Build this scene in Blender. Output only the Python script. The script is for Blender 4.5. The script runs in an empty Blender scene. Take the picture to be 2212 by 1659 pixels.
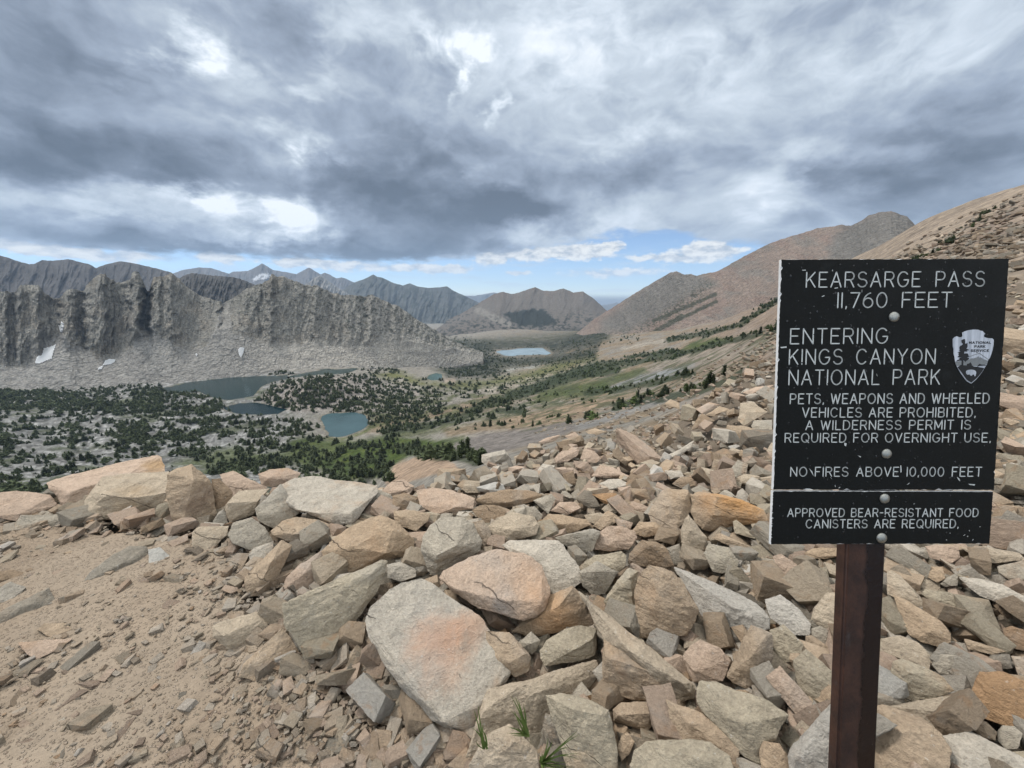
import bpy, bmesh, math, random
import numpy as np
from mathutils import Vector, Matrix
R = math.radians
rng = np.random.default_rng(7)
random.seed(7)
C = bpy.context.scene.collection
SC = bpy.context.scene

# ------------------------------------------------------------------ camera
# measurements below are taken from the photograph at 2212 x 1659
F, CX, CY = 831.0, 1106.0, 829.5
PITCH = R(13.35)
cam = bpy.data.cameras.new('camera')
cam.sensor_width = 36.0
cam.lens = 36.0 * F / 2212.0
cam.clip_start = 0.02
cam.clip_end = 60000.0
camo = bpy.data.objects.new('camera', cam)
camo.rotation_euler = (R(90) - PITCH, 0, 0)
camo.location = (0, 0, 0)
C.objects.link(camo)
SC.camera = camo
SC.view_settings.view_transform = 'Standard'
SC.view_settings.look = 'None'
SC.view_settings.exposure = 1.06
SC.view_settings.gamma = 1.0
SC.cycles.max_bounces = 6
SC.cycles.diffuse_bounces = 1
SC.cycles.volume_bounces = 1
SC.cycles.transparent_max_bounces = 16

SP, CP = math.sin(PITCH), math.cos(PITCH)
def ray(px, py):
    """world direction of a photograph point, scaled so the horizontal length is 1"""
    px = np.asarray(px, float); py = np.asarray(py, float)
    a = (px - CX) / F; u = (CY - py) / F
    x = a; y = CP + u * SP; z = -SP + u * CP
    h = np.hypot(x, y)
    return x / h, y / h, z / h
def at(px, py, r):
    x, y, z = ray(px, py)
    return np.stack([x * r, y * r, z * r], -1)
def project(P):
    P = np.asarray(P, float)
    x, y, z = P[..., 0], P[..., 1], P[..., 2]
    d = y * CP - z * SP
    u = y * SP + z * CP
    d = np.where(d < 1e-3, 1e-3, d)
    return CX + F * x / d, CY - F * u / d

# ------------------------------------------------------------------ sun and sky
SUN_EL, SUN_AZ = R(56), R(-62)          # azimuth measured from the view direction, negative is to the left
sl = bpy.data.lights.new('sun', 'SUN')
sl.energy = 1.5
sl.angle = R(11)
sl.color = (1.0, 0.955, 0.90)
so = bpy.data.objects.new('sun', sl)
sd = Vector((math.sin(SUN_AZ) * math.cos(SUN_EL), math.cos(SUN_AZ) * math.cos(SUN_EL), math.sin(SUN_EL)))
so.rotation_euler = sd.to_track_quat('Z', 'Y').to_euler()
so.location = (-40, 20, 80)
C.objects.link(so)

def srgb(r, g, b):
    f = lambda c: c / 12.92 if c <= 0.04045 else ((c + 0.055) / 1.055) ** 2.4
    return tuple(f(v / 255.0) for v in (r, g, b))

class G:
    """small helper that writes node trees as expressions"""
    def __init__(s, tree): s.t = tree; s.n = tree.nodes; s.l = tree.links
    def node(s, typ, **kw):
        n = s.n.new(typ)
        for k, v in kw.items(): setattr(n, k, v)
        return n
    def put(s, sock, v):
        if hasattr(v, 'default_value') or isinstance(v, bpy.types.NodeSocket): s.l.new(v, sock)
        else: sock.default_value = v
    def m(s, op, a, b=None, c=None, clamp=False):
        n = s.node('ShaderNodeMath', operation=op, use_clamp=clamp)
        s.put(n.inputs[0], a)
        if b is not None: s.put(n.inputs[1], b)
        if c is not None: s.put(n.inputs[2], c)
        return n.outputs[0]
    def v(s, op, a, b=None, out=0):
        n = s.node('ShaderNodeVectorMath', operation=op)
        s.put(n.inputs[0], a)
        if b is not None:
            if op == 'SCALE': s.put(n.inputs['Scale'], b)
            else: s.put(n.inputs[1], b)
        return n.outputs['Value'] if op in ('LENGTH', 'DOT_PRODUCT', 'DISTANCE') else n.outputs[0]
    def xyz(s, x, y, z=0.0):
        n = s.node('ShaderNodeCombineXYZ')
        s.put(n.inputs[0], x); s.put(n.inputs[1], y); s.put(n.inputs[2], z)
        return n.outputs[0]
    def sep(s, v):
        n = s.node('ShaderNodeSeparateXYZ'); s.put(n.inputs[0], v); return n.outputs
    def noise(s, vec, scale, detail=5, rough=0.55, dist=0.0, col=False, lac=2.0):
        n = s.node('ShaderNodeTexNoise')
        s.put(n.inputs['Vector'], vec); n.inputs['Scale'].default_value = scale
        n.inputs['Detail'].default_value = detail; n.inputs['Roughness'].default_value = rough
        n.inputs['Distortion'].default_value = dist; n.inputs['Lacunarity'].default_value = lac
        return n.outputs[1] if col else n.outputs[0]
    def voro(s, vec, scale, feature='F1', out='Distance', rnd=1.0):
        n = s.node('ShaderNodeTexVoronoi', feature=feature)
        s.put(n.inputs['Vector'], vec); n.inputs['Scale'].default_value = scale
        n.inputs['Randomness'].default_value = rnd
        return n.outputs[out]
    def sm(s, v, a, b, lo=0.0, hi=1.0):
        n = s.node('ShaderNodeMapRange', interpolation_type='SMOOTHSTEP')
        s.put(n.inputs[0], v); s.put(n.inputs[1], a); s.put(n.inputs[2], b)
        s.put(n.inputs[3], lo); s.put(n.inputs[4], hi)
        return n.outputs[0]
    def lin(s, v, a, b, lo=0.0, hi=1.0):
        n = s.node('ShaderNodeMapRange')
        s.put(n.inputs[0], v); s.put(n.inputs[1], a); s.put(n.inputs[2], b)
        s.put(n.inputs[3], lo); s.put(n.inputs[4], hi)
        return n.outputs[0]
    def ramp(s, v, stops, interp='LINEAR'):
        n = s.node('ShaderNodeValToRGB'); s.put(n.inputs[0], v)
        cr = n.color_ramp; cr.interpolation = interp
        while len(cr.elements) < len(stops): cr.elements.new(0.5)
        for e, (p, c) in zip(cr.elements, stops):
            e.position = p; e.color = (*c, 1.0) if len(c) == 3 else c
        return n.outputs[0]
    def mix(s, f, a, b, blend='MIX'):
        n = s.node('ShaderNodeMix', data_type='RGBA', blend_type=blend)
        s.put(n.inputs[0], f)
        for sock, v in ((n.inputs[6], a), (n.inputs[7], b)):
            if isinstance(v, tuple): sock.default_value = (*v, 1.0) if len(v) == 3 else v
            else: s.put(sock, v)
        return n.outputs[2]
    def curve(s, v, pts, lo, hi, vmin, vmax):
        """piecewise curve through pts (x in lo..hi, y in vmin..vmax)"""
        n = s.node('ShaderNodeFloatCurve')
        cv = n.mapping.curves[0]
        q = [((x - lo) / (hi - lo), (y - vmin) / (vmax - vmin)) for x, y in pts]
        while len(cv.points) < len(q): cv.points.new(0.5, 0.5)
        for p, (x, y) in zip(cv.points, q): p.location = (x, y)
        n.mapping.update()
        s.put(n.inputs[1], s.lin(v, lo, hi))
        return s.lin(n.outputs[0], 0.0, 1.0, vmin, vmax)

def azel(px, py):
    x, y, z = ray(px, py)
    return math.degrees(math.atan2(x, y)), math.degrees(math.atan(z))

def build_world():
    w = bpy.data.worlds.new('World'); SC.world = w; w.use_nodes = True
    g = G(w.node_tree); g.n.clear()
    out = g.node('ShaderNodeOutputWorld'); bg = g.node('ShaderNodeBackground')
    g.l.new(bg.outputs[0], out.inputs[0])
    tc = g.node('ShaderNodeTexCoord')
    d = g.v('NORMALIZE', tc.outputs['Generated'])
    X, Y, Z = g.sep(d)
    az = g.m('DEGREES', g.m('ARCTAN2', X, Y))
    el = g.m('DEGREES', g.m('ARCSINE', Z))
    sky = g.node('ShaderNodeTexSky', sky_type='NISHITA')
    sky.sun_disc = False; sky.sun_elevation = SUN_EL; sky.sun_rotation = SUN_AZ
    sky.altitude = 3500.0; sky.air_density = 1.0; sky.dust_density = 0.6; sky.ozone_density = 1.6
    # cloud texture lives on the dome, flattened a little so billows are wider than tall
    dq = g.v('MULTIPLY', d, (1.0, 1.0, 1.75))
    warp = g.v('SUBTRACT', g.noise(dq, 2.6, 4, 0.55, col=True), (0.5, 0.5, 0.5))
    pw_ = g.v('ADD', dq, g.v('SCALE', warp, 0.24))
    def density(v):
        return g.m('ADD', g.m('MULTIPLY', g.noise(v, 3.3, 7, 0.54), 0.68), g.m('MULTIPLY', g.noise(v, 9.5, 6, 0.58), 0.32))
    N0 = density(pw_)
    N1 = density(g.v('ADD', pw_, (0.0, 0.0, 0.055)))
    relief = g.m('SUBTRACT', N0, N1)                                          # tops of the billows catch the light
    n2 = g.noise(g.v('ADD', dq, g.v('SCALE', warp, 0.30)), 7.5, 7, 0.60)
    # warped azimuth and elevation for the placed cloud masses
    ae = g.xyz(az, el, 0.0)
    wv = g.v('SUBTRACT', g.noise(g.xyz(az, g.m('MULTIPLY', el, 1.8), 0.0), 0.10, 6, 0.62, col=True), (0.5, 0.5, 0.5))
    aew = g.v('ADD', ae, g.v('MULTIPLY', wv, (15.0, 9.0, 0.0)))
    B = None
    def blob(px, py, sx, sy, amp, vec=aew):
        a0, e0 = azel(px, py)
        a1, _ = azel(px + sx, py); _, e1 = azel(px, py - sy)
        dv = g.v('MULTIPLY', g.v('SUBTRACT', vec, (a0, e0, 0.0)), (1.0 / abs(a1 - a0) / 2.1, 1.0 / abs(e1 - e0) / 2.1, 0.0))
        return g.sm(g.v('LENGTH', dv), 0.0, 1.0, amp, 0.0)
    BP = None
    for args in CLOUDS:
        b = blob(*args)
        if args[4] > 0: BP = b if BP is None else g.m('ADD', BP, b)
        else: B = b if B is None else g.m('ADD', B, b)
    BP = g.m('MULTIPLY', BP, g.sm(n2, 0.34, 0.62, 0.12, 1.4))               # the breaks are torn, not smooth
    B = g.m('ADD', B, BP)
    B = g.m('SUBTRACT', B, g.m('MULTIPLY', g.m('SUBTRACT', N0, 0.5), 0.75))
    B = g.m('ADD', B, g.m('MULTIPLY', relief, 1.7))
    # overhead and behind the viewer the deck is brightened, as added fill light on the rocks
    up = g.sm(el, 36.0, 62.0)
    back = g.sm(Y, 0.35, -0.2)
    B = g.m('ADD', B, g.m('MULTIPLY', g.m('MAXIMUM', up, back), 0.40))
    B = g.m('ADD', g.m('MULTIPLY', B, 1.0), 0.53)
    hi = g.m('ADD', 1.0, g.m('ADD', g.m('MULTIPLY', g.sm(el, 34.0, 66.0), 0.9), g.m('MULTIPLY', back, 0.15)))
    deck = g.ramp(B, [(0.0, srgb(88, 98, 112)), (0.2, srgb(116, 127, 143)), (0.42, srgb(151, 163, 180)),
                      (0.62, srgb(183, 194, 206)), (0.82, srgb(208, 218, 229)), (1.0, srgb(236, 242, 248))])
    deck = g.v('MULTIPLY', g.v('SCALE', deck, hi), g.mix(up, (1.0, 1.0, 1.0), (1.04, 1.0, 0.93)))
    # lower edge of the deck by azimuth
    edge = g.curve(az, [(-180, 3)] + [(azel(x, y)[0], azel(x, y)[1]) for x, y in EDGE] + [(180, 3)], -180, 180, -2, 30)
    ne = g.noise(g.xyz(az, g.m('MULTIPLY', el, 3.0), 0.0), 0.22, 6, 0.6)
    dmask = g.sm(g.m('ADD', g.m('SUBTRACT', el, edge), g.m('MULTIPLY', g.m('SUBTRACT', ne, 0.5), 4.2)), -0.5, 0.75)
    # thin veil and small cumulus under the deck
    np_ = g.noise(g.xyz(az, g.m('MULTIPLY', el, 2.2), 0.0), 0.55, 7, 0.6)
    P = None
    wv2 = g.v('SUBTRACT', g.noise(g.xyz(az, el, 0.0), 0.5, 5, 0.6, col=True), (0.5, 0.5, 0.5))
    aew2 = g.v('ADD', ae, g.v('MULTIPLY', wv2, (2.6, 1.5, 0.0)))
    for px, py, sx, sy, amp in PUFFS:
        b = blob(px, py, sx, sy, amp, aew2)
        P = b if P is None else g.m('ADD', P, b)
    pm = g.sm(g.m('ADD', P, g.m('MULTIPLY', g.m('SUBTRACT', np_, 0.5), 1.25)), 0.20, 0.62)
    pc = g.mix(g.sm(np_, 0.30, 0.62), srgb(168, 178, 190), srgb(236, 236, 232))
    veil = g.m('MULTIPLY', g.sm(g.noise(g.xyz(g.m('MULTIPLY', az, 0.6), g.m('MULTIPLY', el, 5.0), 3.0), 0.25, 5, 0.6), 0.50, 0.72), 0.55)
    S = 0.115; VIEW = 2.0 ** -0.84
    skyc = g.v('SCALE', sky.outputs[0], S)
    # the nishita horizon is warmed by dust: the photograph's clear strip is pale blue
    skyc = g.v('MULTIPLY', skyc, SKYTINT)
    col = g.mix(veil, skyc, srgb(196, 208, 220))
    col = g.mix(pm, col, pc)
    col = g.mix(dmask, col, deck)
    gm = g.sm(Z, -0.02, 0.0)
    col = g.mix(gm, srgb(120, 120, 118), col)
    scale = g.v('SCALE', col, VIEW / S)
    g.l.new(scale, bg.inputs[0]); bg.inputs[1].default_value = S
    w.cycles.sampling_method = 'MANUAL'; w.cycles.sample_map_resolution = 512
SKYTINT = (0.86, 0.92, 1.0)
CLOUDS = [
    (260, 345, 330, 60, -.42), (90, 330, 200, 80, -.14), (80, 150, 280, 120, -.22), (600, 50, 190, 55, -.20), (250, 60, 220, 70, -.18),
    (415, 108, 55, 32, .46), (470, 140, 130, 80, .20), (550, 125, 30, 24, .16), (640, 200, 70, 90, -.10),
    (700, 130, 38, 60, .22), (745, 60, 50, 50, .18), (650, 315, 62, 38, .34), (662, 326, 24, 14, .42), (590, 290, 60, 20, .18), (650, 200, 35, 14, .2),
    (610, 470, 120, 52, .30), (665, 495, 48, 46, .26), (380, 420, 90, 16, .34), (560, 425, 120, 18, .28), (230, 430, 260, 24, .22), (570, 505, 50, 30, .15),
    (130, 482, 200, 20, -.20), (300, 515, 260, 16, -.18), (650, 548, 330, 15, -.36), (880, 540, 180, 22, -.28),
    (900, 385, 190, 90, -.28), (960, 485, 170, 50, -.42), (800, 400, 120, 50, -.18), (1130, 448, 90, 22, -.28), (850, 250, 90, 50, -.12),
    (890, 100, 100, 70, .22), (932, 85, 28, 34, .26), (1005, 125, 32, 34, .36), (985, 170, 14, 36, .34), (1040, 100, 20, 40, .2), (1070, 248, 12, 26, .28), (1028, 350, 14, 24, .16),
    (1500, 90, 430, 120, .22), (1150, 60, 120, 120, .14), (2010, 90, 260, 90, .20), (1250, 210, 170, 60, .04), (1700, 230, 300, 50, .06),
    (2060, 330, 230, 62, -.36), (1880, 375, 150, 32, -.22), (2120, 440, 190, 38, -.26), (1850, 460, 160, 40, -.12), (2000, 250, 180, 40, -.10),
    (1400, 278, 48, 20, .18), (1300, 305, 40, 14, .14), (1330, 372, 130, 32, -.26), (1230, 395, 60, 30, -.10), (1600, 340, 60, 20, -.14),
    (1720, 340, 40, 50, .16), (1650, 435, 70, 40, .24), (1600, 492, 80, 22, .16), (1530, 500, 60, 18, -.10), (1700, 500, 150, 20, -.12),
    (1150, 500, 140, 26, .20), (1300, 470, 100, 30, .10),
]
EDGE = [(-800, 540), (-200, 535), (0, 532), (200, 545), (450, 553), (700, 564), (850, 566), (1000, 558), (1100, 548), (1200, 534), (1290, 512), (1380, 500),
        (1460, 500), (1520, 520), (1600, 528), (1700, 540), (1900, 580), (2212, 620), (3000, 640)]
PUFFS = [(110, 542, 70, 12, .75), (30, 530, 60, 12, .7), (250, 553, 90, 13, .7), (480, 557, 44, 11, .85), (640, 566, 50, 8, .7), (720, 573, 90, 10, .75), (900, 581, 60, 9, .8), (985, 580, 40, 8, .75),
         (1060, 560, 30, 14, .75), (1115, 590, 24, 5, .8), (1120, 548, 60, 14, .7), (1210, 545, 60, 14, .8), (1290, 542, 40, 14, .75), (1330, 530, 20, 8, .5), (1520, 540, 52, 15, 1.15), (1400, 553, 50, 7, .5),
         (1330, 588, 110, 10, .62), (1480, 560, 90, 8, .6), (1560, 545, 50, 8, .55)]
build_world()

# ------------------------------------------------------------------ shared helpers
def _hash(ix, iy, iz, seed):
    h = (ix.astype(np.int64) * 374761393 + iy.astype(np.int64) * 668265263 + iz.astype(np.int64) * 2147483647 + seed * 1274126177) & 0xffffffff
    h = ((h ^ (h >> 13)) * 1274126177) & 0xffffffff
    h = ((h ^ (h >> 16)) * 2246822519) & 0xffffffff
    return (h ^ (h >> 15)) & 0xffffffff
_GR = np.array([[1,1,0],[-1,1,0],[1,-1,0],[-1,-1,0],[1,0,1],[-1,0,1],[1,0,-1],[-1,0,-1],[0,1,1],[0,-1,1],[0,1,-1],[0,-1,-1],[1,1,0],[-1,1,0],[0,-1,1],[0,-1,-1]], float)
def perlin(x, y, z=None, seed=0):
    x = np.asarray(x, float); y = np.asarray(y, float)
    z = np.zeros_like(x) + 0.37 if z is None else np.asarray(z, float)
    xi, yi, zi = np.floor(x), np.floor(y), np.floor(z)
    xf, yf, zf = x - xi, y - yi, z - zi
    fu = lambda t: t * t * t * (t * (t * 6 - 15) + 10)
    u, v, w = fu(xf), fu(yf), fu(zf)
    def gd(dx, dy, dz):
        g = _GR[_hash(xi + dx, yi + dy, zi + dz, seed) & 15]
        return g[..., 0] * (xf - dx) + g[..., 1] * (yf - dy) + g[..., 2] * (zf - dz)
    L = lambda a, b, t: a + (b - a) * t
    return L(L(L(gd(0,0,0), gd(1,0,0), u), L(gd(0,1,0), gd(1,1,0), u), v),
             L(L(gd(0,0,1), gd(1,0,1), u), L(gd(0,1,1), gd(1,1,1), u), v), w)
def fbm(x, y, z=None, oct=5, gain=0.5, lac=2.03, seed=0, ridged=False):
    s = 0; a = 1.0; f = 1.0; tot = 0
    for i in range(oct):
        n = perlin(np.asarray(x) * f, np.asarray(y) * f, None if z is None else np.asarray(z) * f, seed + i * 17)
        if ridged: n = 1.0 - 2.0 * np.abs(n) * 1.4
        s = s + a * n; tot += a; a *= gain; f *= lac
    return s / tot
def sstep(x, a, b):
    t = np.clip((np.asarray(x, float) - a) / (b - a), 0, 1); return t * t * (3 - 2 * t)
def lerp(a, b, t): return a + (b - a) * t
def in_poly(px, py, poly):
    poly = np.asarray(poly, float); inside = np.zeros(np.shape(px), bool)
    x0, y0 = poly[-1]
    for x1, y1 in poly:
        c = ((y1 > py) != (y0 > py)) & (px < (x0 - x1) * (py - y1) / (y0 - y1 + 1e-12) + x1)
        inside ^= c; x0, y0 = x1, y1
    return inside
def seg_dist(px, py, line):
    d = np.full(np.shape(px), 1e9)
    for (x0, y0), (x1, y1) in zip(line[:-1], line[1:]):
        dx, dy = x1 - x0, y1 - y0
        t = np.clip(((px - x0) * dx + (py - y0) * dy) / (dx * dx + dy * dy + 1e-12), 0, 1)
        d = np.minimum(d, np.hypot(px - x0 - t * dx, py - y0 - t * dy))
    return d
def poly_sd(px, py, poly):
    """signed distance, negative inside"""
    d = seg_dist(px, py, list(poly) + [poly[0]])
    return np.where(in_poly(px, py, poly), -d, d)

def mesh_np(name, V, Fc, smooth=True, col=None, cols=None):
    V = np.ascontiguousarray(V, np.float32).reshape(-1, 3); Fc = np.ascontiguousarray(Fc, np.int32)
    me = bpy.data.meshes.new(name)
    k = Fc.shape[1]
    me.vertices.add(len(V)); me.vertices.foreach_set('co', V.ravel())
    me.loops.add(Fc.size); me.loops.foreach_set('vertex_index', Fc.ravel())
    me.polygons.add(len(Fc)); me.polygons.foreach_set('loop_start', np.arange(0, Fc.size, k, dtype=np.int32))
    me.polygons.foreach_set('use_smooth', np.full(len(Fc), smooth))
    me.update(calc_edges=True)
    if col is not None: cols = {'tint': col}
    for nm, c in (cols or {}).items():
        c = np.asarray(c, np.float32)
        if c.shape[1] == 3: c = np.concatenate([c, np.ones((len(c), 1), np.float32)], 1)
        at_ = me.attributes.new(nm, 'FLOAT_COLOR', 'POINT'); at_.data.foreach_set('color', c.ravel())
    return me
def link(name, me, mat=None, parent=None):
    o = bpy.data.objects.new(name, me); C.objects.link(o)
    if mat is not None and not me.materials: me.materials.append(mat)
    if parent is not None: o.parent = parent
    return o
def tag(o, label=None, cat=None, group=None, kind=None):
    if label: o['label'] = label
    if cat: o['category'] = cat
    if group: o['group'] = group
    if kind: o['kind'] = kind
    return o
def grid_faces(nr, nc):
    i = np.arange(nr - 1)[:, None] * nc + np.arange(nc - 1)[None, :]
    return np.stack([i, i + 1, i + nc + 1, i + nc], -1).reshape(-1, 4)
def new_mat(name, rough=0.9, spec=0.25):
    m = bpy.data.materials.new(name); m.use_nodes = True
    g = G(m.node_tree); b = m.node_tree.nodes['Principled BSDF']
    b.inputs['Roughness'].default_value = rough; b.inputs['Specular IOR Level'].default_value = spec
    return m, g, b
def bump(g, b, h, strength, dist):
    n = g.node('ShaderNodeBump'); n.inputs['Strength'].default_value = strength; n.inputs['Distance'].default_value = dist
    g.l.new(h, n.inputs['Height']); g.l.new(n.outputs[0], b.inputs['Normal'])
def attr(g, nm, out='Color'):
    n = g.node('ShaderNodeAttribute'); n.attribute_name = nm; return n.outputs[out]
Z1 = lambda pts: [(x * .3348, 521.2 + y * .3348) for x, y in pts]
Z2 = lambda pts: [(548.6 + x * .3348, 521.2 + y * .3348) for x, y in pts]
Z3 = lambda pts: [(1097.2 + x * .3348, 384.0 + y * .3348) for x, y in pts]

# ------------------------------------------------------------------ terrain material
def terrain_mat(name, sc, b_strength, b_dist, var=0.35, boulders=0.0):
    m, g, b = new_mat(name, 0.95, 0.15)
    tc = g.node('ShaderNodeTexCoord').outputs['Object']
    c = attr(g, 'tint')
    n1 = g.noise(tc, sc, 8, 0.65); n2 = g.noise(tc, sc * 6.3, 6, 0.6)
    f = g.m('ADD', g.m('MULTIPLY', g.m('SUBTRACT', n1, 0.5), 2.2 * var), g.m('ADD', 1.0, g.m('MULTIPLY', g.m('SUBTRACT', n2, 0.5), 1.8 * var)))
    h = g.m('ADD', n1, g.m('MULTIPLY', n2, 0.4))
    if boulders:                                           # ground strewn with blocks, each its own shade
        cc = g.sep(g.voro(tc, boulders, out='Color'))[0]; c3 = g.sep(g.voro(tc, boulders * 3.7, out='Color'))[0]; dd = g.voro(tc, boulders)
        f = g.m('MULTIPLY', f, g.m('ADD', 0.62, g.m('ADD', g.m('MULTIPLY', cc, 0.44), g.m('MULTIPLY', c3, 0.32))))
        h = g.m('ADD', h, g.m('MULTIPLY', dd, -0.30))
    g.l.new(g.v('SCALE', c, f), b.inputs['Base Color'])
    bump(g, b, h, b_strength, b_dist)
    return m

# ------------------------------------------------------------------ mountains seen across the valley
def curve_on(px, pts):
    pts = sorted(pts); xs = [p[0] for p in pts]; ys = [p[1] for p in pts]
    return np.interp(px, xs, ys)
def mountain(name, sil, toe, r_ridge, r_toe, colour, mat, mid=None, r_mid=None, nx=500, ny=120, gully=0.02, gfreq=30, gsk=0.6,
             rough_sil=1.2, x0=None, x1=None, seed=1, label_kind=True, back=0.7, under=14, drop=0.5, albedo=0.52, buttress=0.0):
    """sil, toe, mid are lines on the photograph; r_* the distance of each (number or function of px).
    The surface is lofted toe > mid > ridge > back slope at its true distance, with gullies cut into it."""
    x0 = sil[0][0] if x0 is None else x0; x1 = sil[-1][0] if x1 is None else x1
    px = np.linspace(x0, x1, nx)
    fn = lambda r: r(px) if callable(r) else np.full(nx, float(r))
    ys = curve_on(px, sil) + rough_sil * fbm(px / 9.0, px * 0 + seed, oct=4, seed=seed) * 2.0
    yt = curve_on(px, toe) + under
    rt, rr = fn(r_toe), fn(r_ridge)
    t = np.linspace(0, 1, ny)[:, None]
    if mid is None:
        y = lerp(yt, ys, t); r = lerp(rt, rr, t); k = t + 0 * px
    else:
        ym = curve_on(px, mid); rm = fn(r_mid)
        ker = np.hanning(2 * (nx // 14) + 1); ker /= ker.sum(); ym = np.convolve(np.pad(ym, nx // 14, mode='edge'), ker, 'valid')
        h = 0.36
        ym = np.minimum(ym, yt - 3)
        y = np.where(t < h, lerp(yt, ym, t / h), lerp(ym, ys, (t - h) / (1 - h)))
        r = np.where(t < h, lerp(rt, rm, t / h), lerp(rm, rr, (t - h) / (1 - h)))
        k = t + 0 * px
    y = np.minimum.accumulate(np.where(np.isfinite(y), y, 0), axis=0)
    X = px + 0 * t
    # gullies run down the face: noise stretched along the fall line, leaning a little
    env = np.sin(np.pi * np.clip(t, 0, 1)) ** 0.4
    if mid is not None: env = sstep(t, 0.30, 0.46) * (1 - 0.6 * sstep(t, 0.93, 1.0)) + 0.10
    wx = X / gfreq + 0.5 * fbm(X / 60.0, y / 45.0, oct=3, seed=seed + 2)
    g1 = fbm(wx + y * gsk / gfreq * 0.5, y / (gfreq * 4.2), oct=6, gain=0.55, seed=seed + 3, ridged=True)
    g2 = fbm(X / gfreq * 1.5, y / gfreq * 0.7, oct=6, gain=0.55, seed=seed + 4)
    r = r * (1 - gully * env * (g1 * 0.75 + g2 * 0.55))
    if buttress:                                           # spires stand forward, notches are set back
        kk = np.hanning(2 * (nx // 26) + 1); kk /= kk.sum()
        bt = np.convolve(np.pad(ys, nx // 26, mode='edge'), kk, 'valid') - ys
        kk = np.hanning(9); kk /= kk.sum(); bt = np.convolve(np.pad(bt, 4, mode='edge'), kk, 'valid')
        bt = bt[np.clip((np.arange(nx)[None, :] + (3 + nx * .012 * fbm(X / 40, y / 22, oct=3, seed=seed + 8))).astype(int), 0, nx - 1)]
        r = r - buttress * bt * env
    P = at(X, y, r)
    # back slope
    nb = 8; s = np.linspace(0.1, 1, nb)[:, None] ** 1.5
    rb = r[-1] * (1 + 0.5 * s); Pb = at(X[-1] + 0 * s, y[-1] + 0 * s, rb)
    Pb[..., 2] = P[-1][None, :, 2] - back * 0.5 * s * r[-1]
    # skirt below the toe
    Ps = P[:1].copy(); Ps[..., 2] -= drop * 0.1 * np.abs(rt)
    A = np.concatenate([Ps, P, Pb], 0)
    col = colour(X, y, k, P, g1, g2)
    col = np.concatenate([col[:1], col, np.repeat(col[-1:], nb, 0)], 0)
    me = mesh_np(name, A, grid_faces(A.shape[0], nx), True, col.reshape(-1, 3) * albedo)  # tints dimmed overall: cloud shade over the far terrain put into the colour
    o = link(name, me, mat); tag(o, kind='structure')
    return o, P
def shade(base, f): return np.asarray(base)[None, None, :] * f[..., None]
def blend(a, b, w): return a * (1 - w[..., None]) + b * w[..., None]
def cliff_mat():
    m, g, b = new_mat('fractured_rock', 0.95, 0.15)
    tc = g.node('ShaderNodeTexCoord').outputs['Object']
    wv = g.v('ADD', tc, g.v('SCALE', g.v('SUBTRACT', g.noise(tc, 0.03, 5, 0.6, col=True), (.5, .5, .5)), 26.0))
    v1 = g.v('MULTIPLY', wv, (1.0, 1.0, 0.30))
    a1 = g.voro(v1, 0.045); a2 = g.voro(g.v('MULTIPLY', wv, (1.0, 1.0, 0.5)), 0.13); c1 = g.sep(g.voro(v1, 0.045, out='Color'))[0]; c2 = g.sep(g.voro(tc, 0.30, out='Color'))[0]
    n = g.noise(tc, 0.05, 8, 0.65)
    f = g.m('ADD', g.m('ADD', 0.52, g.m('MULTIPLY', c1, 0.14)), g.m('ADD', g.m('MULTIPLY', c2, 0.44), g.m('MULTIPLY', g.m('SUBTRACT', n, 0.5), 0.9)))
    g.l.new(g.v('SCALE', attr(g, 'tint'), g.m('ADD', f, 0.19)), b.inputs['Base Color'])
    bump(g, b, g.m('ADD', g.m('MULTIPLY', a1, 0.6), g.m('ADD', g.m('MULTIPLY', a2, 0.55), g.m('MULTIPLY', n, 0.5))), 1.0, 13.0)
    return m
M_cliff = cliff_mat()
M_far = terrain_mat('far_rock', 0.004, 0.6, 40.0, 0.25)
M_mid = terrain_mat('cliff_rock', 0.03, 1.0, 9.0, 0.5)

def col_plain(base, dark, amount=0.8, snow=None):
    def f(X, y, k, P, g1, g2):
        c = shade(base, 1 + 0.18 * g2)
        c = blend(c, shade(dark, 1 + 0.2 * g1), np.clip(amount * sstep(fbm(X / 14, y / 9, oct=5, seed=5) + 0.25 * g2, -0.05, 0.25), 0, 1))
        if snow is not None:                               # old snow lying on the face
            w = 1 - sstep(poly_sd(X, y, snow) + 7 * fbm(X / 3.2, y / 2.2, oct=4, seed=77), -1.2, 0.8)
            c = blend(c, shade((.80, .82, .86), 1 + 0 * g1), w * 0.9)
        return c
    return f

BLUE_FAR = (0.20, 0.20, 0.20)
far_sil = Z1([(1000,235),(1120,205),(1180,185),(1280,168),(1360,172),(1480,210),(1500,197),(1600,190),(1640,172),(1690,143),(1725,160),(1760,185),(1880,205),(1915,212),(1960,185),(1995,169),(2020,185)]) + \
    Z2([(430,214),(460,203),(490,215),(530,240),(565,232),(600,245),(640,262),(700,275),(900,320),(1100,380)])
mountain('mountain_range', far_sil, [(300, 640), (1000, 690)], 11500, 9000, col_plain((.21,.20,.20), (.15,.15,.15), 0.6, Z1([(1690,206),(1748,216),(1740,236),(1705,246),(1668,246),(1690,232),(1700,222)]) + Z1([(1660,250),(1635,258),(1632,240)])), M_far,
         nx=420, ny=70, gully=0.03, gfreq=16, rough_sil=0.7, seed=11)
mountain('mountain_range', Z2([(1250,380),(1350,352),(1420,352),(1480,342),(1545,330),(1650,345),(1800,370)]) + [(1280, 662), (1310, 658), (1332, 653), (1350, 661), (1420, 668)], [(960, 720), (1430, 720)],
         17000, 15000, col_plain((.2,.2,.2), (.16,.16,.16), 0.5), M_far, nx=160, ny=30, gully=0.02, gfreq=14, rough_sil=0.5, seed=12)
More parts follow.
